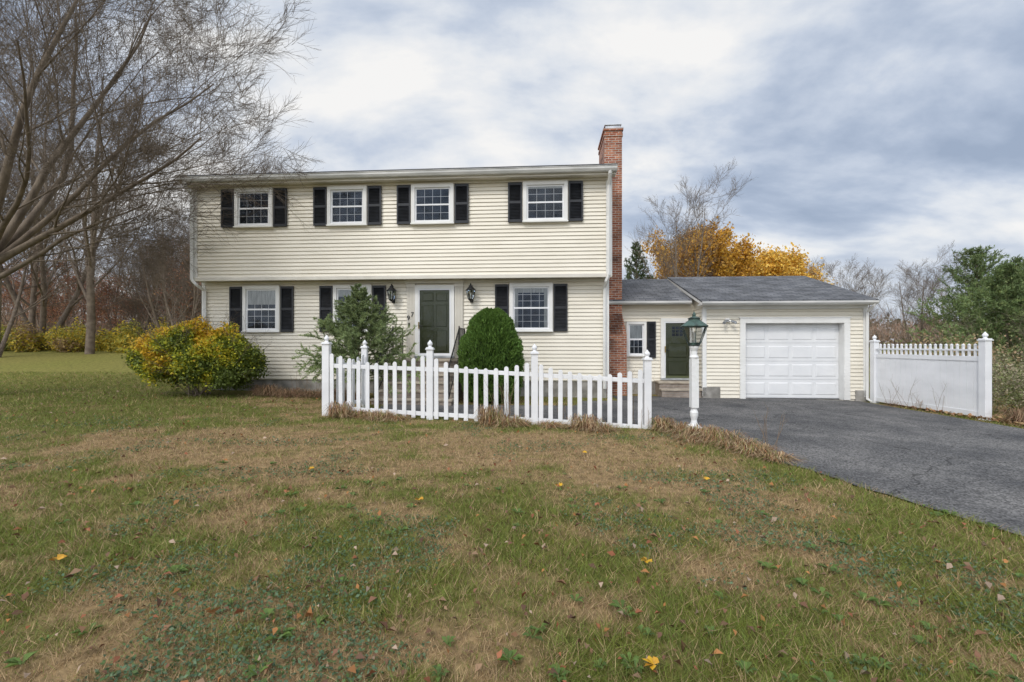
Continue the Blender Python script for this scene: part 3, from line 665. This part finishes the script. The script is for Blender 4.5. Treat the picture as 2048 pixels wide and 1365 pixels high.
T=[(-7.0,12.9,.4,.3),(-6.3,12.8,.4,.22),(-5.6,12.8,.4,.2),(-4.9,12.6,.4,.25),(-4.4,12.2,.4,.2),(10.9,9.6,.4,.3),(10.9,8.8,.4,.2),(10.75,11.6,.3,.25),(10.7,12.4,.3,.2),(11.3,9.2,.5,.5),(11.8,9.6,.6,.6)]
V,F,C=tufts(T,12,[(.28,.16,.1),(.34,.22,.13),(.2,.15,.08)]); npobj('dead_perennials',V,F,M['dry'],C)

# ------------------------------------------------------------ vectorised tree growth
def nrm(a): return a/np.maximum(np.linalg.norm(a,axis=-1,keepdims=True),1e-9)
def tubes(P,R,Sd):
    n,K,_=P.shape
    T=np.gradient(P,axis=1); T=nrm(T)
    ref=np.where(np.abs(T.mean(1)[:,2:3])>.8,np.array([[1.,0,0]]),np.array([[0,0,1.]]))[:,None,:]
    A=nrm(np.cross(T,np.broadcast_to(ref,T.shape))); B=np.cross(T,A)
    th=np.arange(Sd)*2*math.pi/Sd
    V=P[:,:,None,:]+R[:,:,None,None]*(np.cos(th)[None,None,:,None]*A[:,:,None,:]+np.sin(th)[None,None,:,None]*B[:,:,None,:])
    idx=np.arange(n*K*Sd).reshape(n,K,Sd); nx=np.roll(idx,-1,axis=2)
    F=np.stack([idx[:,:-1],nx[:,:-1],nx[:,1:],idx[:,1:]],-1).reshape(-1,4)
    return V.reshape(-1,3),F
def grow(seed,start,dirs,lens,rads,levels,cfg):
    r=np.random.default_rng(seed)
    P0=np.array(start,float);D=nrm(np.array(dirs,float));Ln=np.array(lens,float);Rd=np.array(rads,float)
    Vs=[];Fs=[];off=0;last=None
    for lv in range(levels):
        c=cfg[lv]; K=c.get('K',6); n=len(P0)
        pts=[P0];d=D.copy();ds=[d]
        for k in range(K-1):
            d=nrm(d+r.normal(0,c.get('jit',.12),(n,3))+np.array([0,0,c.get('up',.03)])); pts.append(pts[-1]+d*(Ln/(K-1))[:,None]); ds.append(d)
        P=np.stack(pts,1);DD=np.stack(ds,1); tt=np.linspace(0,1,K); R=Rd[:,None]*(1-c.get('tap',.75)*tt)[None,:]
        V,F=tubes(P,R,c.get('S',4)); Vs.append(V);Fs.append(F+off);off+=len(V); last=P
        if lv==levels-1: break
        m=c['m']; tmin=c.get('tmin',.25)
        t=(tmin+(1-tmin)*((np.arange(m)[None,:]+r.random((n,m)))/m)); 
        fi=t*(K-1); i0=np.minimum(fi.astype(int),K-2); fr=(fi-i0)[...,None]; rows=np.arange(n)[:,None]
        st=P[rows,i0]*(1-fr)+P[rows,i0+1]*fr; dd=DD[rows,i0]
        az=r.normal(0,1,(n,m,3)); perp=nrm(np.cross(dd,az)); ang=np.radians(c.get('ang',45)+r.normal(0,9,(n,m)))[...,None]
        nd=dd*np.cos(ang)+perp*np.sin(ang)
        nl=Ln[:,None]*c.get('lr',.6)*(1.15-.6*t)*(.7+.6*r.random((n,m)))
        nr=Rd[:,None]*(1-c.get('tap',.75)*t)*c.get('rr',.55)
        P0=st.reshape(-1,3);D=nd.reshape(-1,3);Ln=nl.reshape(-1);Rd=np.maximum(nr.reshape(-1),c.get('rmin',.003))
    return np.concatenate(Vs),np.concatenate(Fs),last

# foreground maple (trunk just outside frame on the left)
cfgN=[dict(K=9,S=10,jit=.08,up=.03,m=9,tmin=.22,ang=40,lr=.60,rr=.40,tap=.8),
      dict(K=8,S=7,jit=.09,up=.04,m=8,tmin=.2,ang=40,lr=.56,rr=.48),
      dict(K=7,S=5,jit=.09,up=.05,m=8,tmin=.15,ang=36,lr=.60,rr=.48,rmin=.006),
      dict(K=6,S=3,jit=.08,up=.03,m=7,tmin=.12,ang=30,lr=.62,rr=.6,rmin=.0038),
      dict(K=5,S=3,jit=.08,up=.02,m=0,tap=.6)]
bx,by=-14.6,12.2; bz=gh(bx,by)
V0,F0=tubes(np.array([[[bx,by,bz-.3],[bx,by,bz+.3],[bx+.1,by,bz+1.5],[bx+.3,by,bz+2.8],[bx+.5,by,bz+3.6]]]),np.array([[.48,.38,.33,.29,.24]]),14)
tp=np.array([bx+.45,by,bz+3.4]); st=[tp,tp,tp-[0,0,.4],tp,tp-[0,0,.3],tp+[.05,0,.1],tp,tp-[0,0,.9],tp+[.02,0,0],tp]
di=[(.86,-.15,.62),(.35,-.3,1),(.95,.1,.42),(-.6,.3,.8),(-.3,-.7,.8),(.25,.45,1),(.55,.1,1.0),(-.8,-.2,.5),(.72,.25,.85),(.8,-.4,.8)]
le=[7.0,8.6,5.0,7,7,8.6,8.8,7,8.0,6.6]; ra_=[.10,.12,.075,.13,.12,.11,.11,.11,.09,.08]
V,F,_=grow(21,st,di,le,ra_,5,cfgN)
V=np.concatenate([V0,V]);F=np.concatenate([F0,F+len(V0)])
npobj('bare_maple_tree',V,F,M['bark'],smooth=True)

# generic bare tree meshes (unit ~12 m high)
cfgB=[dict(K=8,S=8,jit=.05,up=.05,m=16,tmin=.18,ang=44,lr=.5,rr=.5,tap=.9),
      dict(K=7,S=5,jit=.09,up=.10,m=8,tmin=.2,ang=38,lr=.52,rr=.5,rmin=.011),
      dict(K=6,S=3,jit=.10,up=.08,m=7,tmin=.15,ang=35,lr=.55,rr=.55,rmin=.007),
      dict(K=5,S=3,jit=.10,up=.06,m=4,tmin=.2,ang=32,lr=.6,rr=.6,rmin=.005),
      dict(K=4,S=3,jit=.1,up=.05,tap=.5)]
bare=[];tips=[]
for sd in range(4):
    r=np.random.default_rng(100+sd)
    st=[(0,0,-.3)];di=[(r.normal(0,.06),r.normal(0,.06),1)];le=[11];ra_=[.15]
    if sd%2==1: st=[(0,0,-.3)]*3;di=[(.25,.1,1),(-.3,.15,1),(.05,-.3,1)];le=[10,9,9.5];ra_=[.11,.10,.11]
    c2=[dict(c) for c in cfgB]
    if sd%2==1: c2[0]['m']=9
    V,F,last=grow(200+sd,st,di,le,ra_,5,c2); bare.append(npmesh('bare_tree_mesh',V,F,M['bark2'],smooth=True)); tips.append(last)
def inst(name,me,x,y,h,rz=None,base=11.5):
    o=bpy.data.objects.new(name,me); s_=h/base; o.scale=(s_,s_,s_*random.uniform(.95,1.05)); o.location=(x,y,gh(x,y)); o.rotation_euler=(0,0,random.random()*6.28 if rz is None else rz); return link(o)
BT=[(-26,28,19,0),(-32,31,20,1),(-22.5,30,11,3),(-36,34,17,2),(-29.5,26,14,1),(-20,36,12,0),(-25,40,15,2),(-33,27,16,3),(-17.5,34,9,1),(-40,38,16,0),(-46,36,17,3),(-44,44,15,1),(-19.3,27,8.5,1),
    (-24,34,10,3),(-28,36,9,1),(-31,38,10,3),(-21.5,33,8,1),(-35,40,10,0),(-26.5,33,7,3),(-18.3,31,7,0),
    (11.4,30,11.0,3),(20.8,28,6.4,1),(22.8,25.5,6.2,3),(19.4,26.5,5.2,0),(26,35,5,1),(-3,42,7,1),(3,45,7,3),(30,44,7,2),(38,40,8,1),
    (-7,-22,13,0),(2,-26,14,2),(9,-24,12,1),(-16,-25,14,3),(18,-28,13,0)]
for (x,y,h,k) in BT: inst('bare_tree',bare[k],x,y,h)

# coloured-leaf trees
def leafy(name,k,x,y,h,n,size,pal,keep=.6,seed=0,droop=0,mat='leaf',sp=.16):
    r=np.random.default_rng(seed); e=empty(name,(x,y,gh(x,y)),random.random()*6)
    s_=h/11.5; o=bpy.data.objects.new('trunk_and_branches',bare[k]); o.scale=(s_,)*3; link(o,e)
    T=tips[k].reshape(-1,3)*s_; T=T[r.integers(0,len(T),n)]; cl=vnoise(T[:,0]*.8+T[:,2],T[:,1]*.8-T[:,2]*.5,seed); T=T[cl>1-keep-.15]
    T=T+r.normal(0,sp,T.shape); 
    if droop: T[:,2]-=np.abs(r.normal(0,droop,len(T)))
    V,F=leafquads(T,size*(.6+.8*r.random(len(T))),(0,0,.3),r,.6)
    C=ccol(pal,len(T),r,.3); npobj('leaves',V,F,M[mat],np.repeat(C,4,0),e)
    return e
gw=[(.78,.50,.08),(.70,.42,.07),(.82,.58,.14)]
leafy('golden_willow_tree',1,22.4,40,8.6,34000,.12,gw,1.0,3,.7,sp=.35)
leafy('golden_willow_tree',3,20.2,41,7.6,26000,.12,gw,.9,4,.7,sp=.35)
leafy('golden_willow_tree',0,25.0,42,6.8,20000,.12,gw,1.0,7,.7,sp=.35)
leafy('orange_maple_tree',1,15.0,37,10.2,26000,.11,[(.62,.34,.05),(.68,.40,.06),(.5,.27,.05)],.85,5,.3,sp=.25)
leafy('orange_maple_tree',3,17.2,38,8.2,22000,.11,[(.66,.40,.06),(.6,.33,.05)],.9,6,.3,sp=.25)
leafy('russet_small_tree',1,12.2,35,5.5,9000,.09,[(.26,.12,.06),(.3,.15,.07)],.9,8)
for q,(x,y,h) in enumerate([(-23,33,8.0),(-20.5,31.5,7.5),(-26.5,36,7),(-30,35,5.5),(-34,36,6),(-17.8,33,6.5),(-38,37,6),(-43,39,7)]):
    leafy('russet_small_tree',1 if q%2 else 3,x,y,h,5600,.055,[(.46,.20,.13),(.42,.22,.14),(.52,.29,.15)],.7,10+q)

def cloud(center,rad,n,size,pal,r,shell=.75,bias=(0,0,.5),colf=None,lump=.25,aspect=.6):
    d=nrm(r.normal(0,1,(n,3))); lm=1+lump*(vnoise(d[:,0]*3+center[0],d[:,1]*3+d[:,2]*4,7)-.5)*2
    rr=(shell+(1-shell)*r.random(n)**.7)*lm
    P=np.array(center)+d*rr[:,None]*np.array(rad); V,F=leafquads(P,size*(.6+.8*r.random(n)),bias,r,aspect)
    C=ccol(pal,n,r,.35) if colf is None else colf(P,d,r)
    return V,F,np.repeat(C,4,0)
def join(parts):
    off=0;Vs=[];Fs=[];Cs=[]
    for V,F,C in parts: Vs.append(V);Fs.append(F+off);Cs.append(C);off+=len(V)
    return np.concatenate(Vs),np.concatenate(Fs),np.concatenate(Cs)

# hedge at left
r=np.random.default_rng(50); parts=[]
for q in range(64):
    x=-56+q*.60+r.normal(0,.3); y=30.5+r.normal(0,.8)
    if x>-19.5: continue
    pal=[(.70,.50,.06),(.60,.46,.07),(.45,.42,.08),(.30,.30,.06)] if r.random()<.55 else ([(.22,.26,.06),(.40,.36,.07)] if r.random()<.6 else [(.36,.24,.12),(.42,.30,.12)])
    hgt=.45+.75*r.random()
    parts.append(cloud((x,y,gh(x,y)+hgt*.75),(.7+.2*r.random(),.7,hgt),1000,.07,pal,r,.4,(0,-.5,1.0),lump=.5))
V,F,C=join(parts); npobj('yellow_hedge',V,F,M['leaf'],C)
# woodland brush behind
r=np.random.default_rng(51); n=70000
x=r.uniform(-85,80,n); y=46+r.normal(0,4,n)+np.abs(x)*.05; x=np.where((r.random(n)<.35),r.uniform(-64,-14,n),x); 
hh_=(1.5+5*fbm(x*.12,y*.1,3))*r.random(n)**.6*np.where(x<-5,1.35,.75); z=ground_h(x,y)+hh_*.9
P=np.stack([x,y,z],1); a=r.normal(0,.35,(n,3)); a[:,2]=1; a=nrm(a)*(.5+.6*r.random(n))[:,None]; b_=np.stack([r.normal(0,1,n),r.normal(0,1,n),0*x],1); b_=nrm(b_)*.018
V=np.stack([P-b_,P+b_,P+a],1).reshape(-1,3); F=np.arange(3*n).reshape(-1,3)
C=np.repeat(ccol([(.28,.22,.19),(.34,.27,.22),(.36,.21,.15),(.42,.28,.19)],n,r,.3),3,0)
npobj('woodland_brush',V,F,M['dry'],C)
parts=[]
for q in range(80):
    x=-85+q*2.1; y=54+r.normal(0,2)+abs(x)*.05
    parts.append(cloud((x,y,gh(x,y)+1.2),(2,2,1.8+r.random()*1.5),700,.25,[(.2,.16,.12),(.25,.18,.12),(.14,.15,.09)],r,.4))
V,F,C=join(parts); npobj('distant_woods',V,F,M['dry'],C)

# distant neighbour house
nh=MB(); nh.T=lambda p:(p[0]-50,p[1]+62,p[2]+1.3)
nh.box(-6,6,0,7,0,4.5,'trim'); nh.prism([(-.4,4.5),(3.5,7),(7.4,4.5)],-6.3,6.3,'roof')
for q in(-4,-1.3,1.3,4): nh.box(q-.45,q+.45,-.03,-.002,2.2,3.5,'dark')
nh.make('neighbour_house')

# big yellow-green shrub
r=np.random.default_rng(60); c0=(-8.8,12.7); z0=gh(*c0)
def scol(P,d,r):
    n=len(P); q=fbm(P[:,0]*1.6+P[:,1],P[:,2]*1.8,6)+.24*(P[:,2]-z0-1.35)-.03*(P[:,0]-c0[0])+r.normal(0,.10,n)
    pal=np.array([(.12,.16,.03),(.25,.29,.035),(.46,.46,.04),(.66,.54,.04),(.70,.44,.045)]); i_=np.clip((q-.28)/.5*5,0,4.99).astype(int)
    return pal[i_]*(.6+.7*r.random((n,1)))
parts=[]
for q in range(66):
    a=r.random()*6.283; rr_=math.sqrt(r.random()); px=c0[0]+math.cos(a)*rr_*1.5; py=c0[1]+math.sin(a)*rr_*.75; top=2.25-.75*rr_**2; 
    pz=z0+.4+(top-.72)*r.random()**.6
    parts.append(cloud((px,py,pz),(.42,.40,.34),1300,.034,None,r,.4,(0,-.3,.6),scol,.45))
V,F,C=join(parts)
e=empty('yellow_shrub',(0,0,0)); npobj('leaves',V,F,M['leaf'],C,e)
st=[(c0[0]+r.normal(0,.2),c0[1]+r.normal(0,.15),z0-.05) for _ in range(30)]; di=[(r.normal(0,.6),r.normal(0,.35),1) for _ in st]
V,F,_=grow(61,st,di,[2.3]*30,[.014]*30,3,[dict(K=6,S=4,jit=.1,m=7,lr=.4,rr=.6,tap=.7),dict(K=4,S=3,m=5,lr=.5,rr=.6),dict(K=3,S=3)])
npobj('stems',V,F,M['bark'],None,e)

# arborvitae
r=np.random.default_rng(62); cx,cy=-.56,12.15; z0=gh(cx,cy)
n=56000; u=r.random(n)**.85; zz=.05+2.42*u; prof=.80*np.clip(1-np.abs((u-.36)/.66)**2.2,0,1)**.55
prof=np.where(u<.36,.80*np.sqrt(np.clip(1-((.36-u)/.62)**2,0,1)),prof)
an=r.random(n)*6.283; lump=1+.20*(fbm(an*2.2,zz*2.6,3)-.5)*2+.20*(vnoise(an*7,zz*7,5)-.5); rr_=prof*lump*(.74+.26*r.random(n)**.5)
P=np.stack([cx+np.cos(an)*rr_,cy+np.sin(an)*rr_,z0+zz+.10*(vnoise(an*5,zz*3,8)-.5)],1)
s_=.032*(.6+.8*r.random(n)); up=nrm(np.stack([np.cos(an)*.7,np.sin(an)*.7,np.full(n,1.)],1)+r.normal(0,.35,(n,3))); sd=nrm(np.cross(up,r.normal(0,1,(n,3))))
V=np.stack([P-up*s_[:,None],P+sd*s_[:,None]*.35,P+up*s_[:,None]*1.2,P-sd*s_[:,None]*.35],1).reshape(-1,3); F=np.arange(4*n).reshape(-1,4)
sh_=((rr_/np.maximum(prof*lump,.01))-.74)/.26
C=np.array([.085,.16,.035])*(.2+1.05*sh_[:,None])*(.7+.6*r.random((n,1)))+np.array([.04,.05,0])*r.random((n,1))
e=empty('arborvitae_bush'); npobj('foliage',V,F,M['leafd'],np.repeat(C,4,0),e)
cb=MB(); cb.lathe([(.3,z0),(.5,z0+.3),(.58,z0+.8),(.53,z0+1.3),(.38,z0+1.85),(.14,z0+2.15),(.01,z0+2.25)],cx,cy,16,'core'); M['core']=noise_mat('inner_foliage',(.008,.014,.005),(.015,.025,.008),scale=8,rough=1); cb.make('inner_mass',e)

# conifers
def conifer(name,x,y,Ht,wid,seed,pal,nl=.035,nbr=110,den=260,lowest=.25,up=.05,sp=.8,mat='leafd',nw=.09,whorl=0):
    r=np.random.default_rng(seed); z0=gh(x,y); e=empty(name,(x,y,z0))
    V0,F0=tubes(np.array([[[0,0,-.1],[0,0,Ht*.5],[0,0,Ht]]]),np.array([[.014*Ht+.01,.009*Ht,.004]]),7)
    t=np.linspace(0,1,nbr)**.9
    if whorl: t=np.round(t*whorl)/whorl; t=np.clip(t+r.normal(0,.006,nbr),0,1)
    z=lowest+(Ht-lowest)*t; an=np.arange(nbr)*2.4+r.normal(0,.3,nbr)
    ln=wid*(1-t)**sp*(.55+.55*r.random(nbr))+.08; 
    dirs=np.stack([np.cos(an),np.sin(an),.08+.5*t],1)
    cf=[dict(K=6,S=4,jit=.05,up=up,m=8,tmin=.15,ang=48,lr=.42,rr=.6,tap=.8),dict(K=4,S=3,jit=.06,up=up,m=4,tmin=.2,ang=42,lr=.5,rr=.6,rmin=.002),dict(K=4,S=3,jit=.06,up=up)]
    st=np.stack([0*z,0*z,z],1)
    V1,F1,last=grow(seed,st,dirs,ln,np.full(nbr,.006*Ht**.5),3,cf)
    _,_,l1=grow(seed,st,dirs,ln,np.full(nbr,.01),1,cf); _,_,l2=grow(seed,st,dirs,ln,np.full(nbr,.01),2,cf)
    V=np.concatenate([V0,V1]);F=np.concatenate([F0,F1+len(V0)]); npobj('trunk_and_branches',V,F,M['bark'],None,e)
    segs=[]
    for Lx_,w_ in((l1,4),(l2,2),(last,1)):
        a=Lx_[:,:-1].reshape(-1,3); b=Lx_[:,1:].reshape(-1,3); segs.append((np.repeat(a,w_,0),np.repeat(b,w_,0)))
    tz=np.array([[0,0,Ht*.6],[0,0,Ht*.8]]); segs.append((tz,np.array([[0,0,Ht*.8],[0,0,Ht]])))
    A=np.concatenate([s_[0] for s_ in segs]);B=np.concatenate([s_[1] for s_ in segs])
    wgt=np.linalg.norm(B-A,axis=1); idx=r.choice(len(A),den*nbr,p=wgt/wgt.sum()); q=r.random((len(idx),1)); P=A[idx]*(1-q)+B[idx]*q; tg=nrm(B[idx]-A[idx])
    n=len(P); o=nrm(r.normal(0,.8,(n,3))+tg*.9+np.array([0,0,.2])); l_=nl*(.6+.7*r.random((n,1))); sd=nrm(np.cross(o,r.normal(0,1,(n,3))))*l_*nw
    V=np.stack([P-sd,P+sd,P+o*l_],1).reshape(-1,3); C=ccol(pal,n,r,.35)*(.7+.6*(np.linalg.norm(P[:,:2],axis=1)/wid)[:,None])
    npobj('needles',V,np.arange(3*n).reshape(-1,3),M[mat],np.repeat(C,3,0),e); return e
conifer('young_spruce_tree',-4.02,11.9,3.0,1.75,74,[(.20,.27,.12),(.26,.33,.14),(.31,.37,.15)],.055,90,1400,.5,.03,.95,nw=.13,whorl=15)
pp=[(.16,.23,.09),(.20,.28,.11),(.26,.32,.12)]
pd=[(.075,.12,.045),(.10,.15,.055),(.14,.18,.06)]
for q,(x,y,h,w_,pl) in enumerate([(22.3,20.5,5.0,2.4,pp),(25.0,20,5.6,3.0,pp),(24,23.5,6.2,3.2,pp),(28.5,22,6.0,3.2,pp),(9.0,33,7.8,2.0,pd),(10.6,35,5.6,2.0,pd),(-62,60,11,4,pd),(30,27,6,3,pp)]):
    conifer('pine_tree',x,y,h,w_,80+q,pl,.14,80,380,.3,.11,.65,nw=.14)

# shrubs on the right
r=np.random.default_rng(90); parts=[]
for q in range(26):
    x=13.5+q*.55+r.normal(0,.3); y=17.5+r.normal(0,1.2); hgt=.75+.35*r.random()
    parts.append(cloud((x,y,gh(x,y)+hgt*.9),(.8,.8,hgt),700,.05,[(.26,.24,.11),(.32,.23,.14),(.19,.22,.09),(.38,.27,.15)],r,.3,lump=.5))
V,F,C=join(parts); npobj('roadside_brush',V,F,M['dry'],C)
parts=[]
for q in range(26):
    x=11.6+r.random()*4; y=9.6+r.random()*3.5; hgt=.4+.42*r.random()
    parts.append(cloud((x,y,gh(x,y)+hgt*.9),(.5,.5,hgt),900,.028,[(.34,.32,.2),(.24,.26,.11),(.42,.36,.24),(.18,.21,.08)],r,.3))
V,F,C=join(parts); npobj('dry_shrub',V,F,M['dry'],C)
st=[(11.6+r.random()*4,9.5+r.random()*3.5,-.15) for _ in range(60)]+[(13.5+r.random()*13,16.5+r.random()*2,0) for _ in range(60)]; di=[(r.normal(0,.25),r.normal(0,.25),1) for _ in st]
V,F,_=grow(91,st,di,[1.5]*60+[2.6]*60,[.008]*120,3,[dict(K=5,S=3,jit=.1,m=6,lr=.4,rr=.6),dict(K=4,S=3,m=4,lr=.5,rr=.6),dict(K=3,S=3)])
npobj('brush_stems',V,F,M['bark2'])
# tall dead stalks near the fence, lamp and privacy fence
cs=[(-.1,8.7,.9),(0,8.75,1.0),(-.2,8.8,.8),(.95,9.0,.8),(1.1,9.1,.7),(.8,9.05,.8),(2.35,8.9,.9),(2.6,8.75,.8),(3.95,6.9,.55),(3.9,6.8,.6),(10.3,11.9,.75),(10.28,11.6,.6),(10.2,12.3,.6),(10.3,11.0,.7),(-5.9,13.0,.8),(-5.6,13.0,.9),(-5.2,13.0,.7),(-6.2,12.9,.6),(2.45,8.5,.5)]
r=np.random.default_rng(92); st=[];di=[];le=[]
for a,b,l_ in cs:
    for q in range(3): st.append((a+r.normal(0,.06),b+r.normal(0,.05),gh(a,b)));di.append((r.normal(0,.22),r.normal(0,.15),1));le.append(l_*(.7+.5*r.random()))
V,F,_=grow(93,st,di,le,[.0045]*len(st),2,[dict(K=6,S=4,jit=.08,m=4,tmin=.4,ang=30,lr=.35,rr=.6,tap=.6,rmin=.002),dict(K=4,S=3)])
M['stalk']=noise_mat('dead_stalk',(.16,.10,.06),(.28,.2,.13),scale=9,rough=.9); npobj('dead_weed_stalks',V,F,M['stalk'])

# ------------------------------------------------------------ camera, light, sky
cam=bpy.data.cameras.new('camera'); cam.lens=16; cam.sensor_width=36; cam.shift_y=.0032; cam.clip_end=2500; cam.clip_start=.05
co=link(bpy.data.objects.new('camera',cam)); co.location=(0,0,1.55); co.rotation_euler=(math.pi/2,0,0); S.camera=co
sv=Vector((-.42,-.70,.80)).normalized()
sl=bpy.data.lights.new('sun','SUN'); sl.energy=1.5; sl.angle=math.radians(14); sl.color=(1,.95,.88)
so=link(bpy.data.objects.new('sun',sl)); so.rotation_euler=(-sv).to_track_quat('-Z','Y').to_euler(); so.location=(-8,-10,20)
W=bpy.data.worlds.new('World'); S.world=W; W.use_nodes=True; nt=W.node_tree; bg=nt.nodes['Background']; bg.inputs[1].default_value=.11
sky=N(nt,'ShaderNodeTexSky',sky_type='NISHITA'); sky.sun_disc=False; sky.sun_elevation=math.asin(sv.z); sky.sun_rotation=math.atan2(sv.x,sv.y)
tc=N(nt,'ShaderNodeTexCoord'); sp=N(nt,'ShaderNodeSeparateXYZ'); L(nt,tc.outputs['Generated'],sp.inputs[0])
def mth(op,a,b=None,cl=False):
    n=N(nt,'ShaderNodeMath',operation=op); n.use_clamp=cl
    for i_,v in enumerate((a,b)):
        if v is None: continue
        if isinstance(v,(int,float)): n.inputs[i_].default_value=v
        else: L(nt,v,n.inputs[i_])
    return n.outputs[0]
zc=mth('ADD',mth('MAXIMUM',sp.outputs[2],0.0),.38)
cb=N(nt,'ShaderNodeCombineXYZ'); L(nt,mth('DIVIDE',sp.outputs[0],zc),cb.inputs[0]); L(nt,mth('MULTIPLY',mth('DIVIDE',sp.outputs[1],zc),1.5),cb.inputs[1]); cb.inputs[2].default_value=8.4
n1=N(nt,'ShaderNodeTexNoise'); n1.inputs['Scale'].default_value=1.7; n1.inputs['Detail'].default_value=9; n1.inputs['Roughness'].default_value=.54; n1.inputs['Distortion'].default_value=.15; L(nt,cb.outputs[0],n1.inputs[0])
rp=N(nt,'ShaderNodeValToRGB'); cr=rp.color_ramp
cr.elements[0].position=.35; cr.elements[0].color=(.37,.45,.59,1); cr.elements[1].position=.62; cr.elements[1].color=(1.0,.99,.975,1)
for p_,c_ in((.42,(.47,.55,.69,1)),(.48,(.61,.68,.80,1)),(.54,(.80,.84,.90,1))):
    e_=cr.elements.new(p_); e_.color=c_
L(nt,n1.outputs['Fac'],rp.inputs[0])
hz=N(nt,'ShaderNodeMapRange'); hz.inputs[1].default_value=0; hz.inputs[2].default_value=.22; hz.inputs[3].default_value=.45; hz.inputs[4].default_value=0; L(nt,sp.outputs[2],hz.inputs[0])
mh=N(nt,'ShaderNodeMix',data_type='RGBA'); L(nt,hz.outputs[0],mh.inputs[0]); L(nt,rp.outputs[0],mh.inputs[6]); mh.inputs[7].default_value=(.84,.84,.84,1)
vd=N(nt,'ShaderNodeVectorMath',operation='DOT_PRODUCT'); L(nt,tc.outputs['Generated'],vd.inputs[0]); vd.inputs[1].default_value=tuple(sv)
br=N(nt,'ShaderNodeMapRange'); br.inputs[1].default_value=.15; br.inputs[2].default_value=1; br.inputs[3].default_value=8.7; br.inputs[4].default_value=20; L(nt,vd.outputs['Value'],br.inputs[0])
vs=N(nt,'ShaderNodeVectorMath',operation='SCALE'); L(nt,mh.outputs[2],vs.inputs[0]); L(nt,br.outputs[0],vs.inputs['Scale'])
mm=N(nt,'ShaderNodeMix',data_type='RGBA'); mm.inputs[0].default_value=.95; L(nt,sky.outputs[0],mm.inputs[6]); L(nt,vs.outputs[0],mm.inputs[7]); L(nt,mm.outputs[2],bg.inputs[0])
S.view_settings.view_transform='Standard'; S.view_settings.look='None'; S.view_settings.exposure=0; S.view_settings.gamma=1
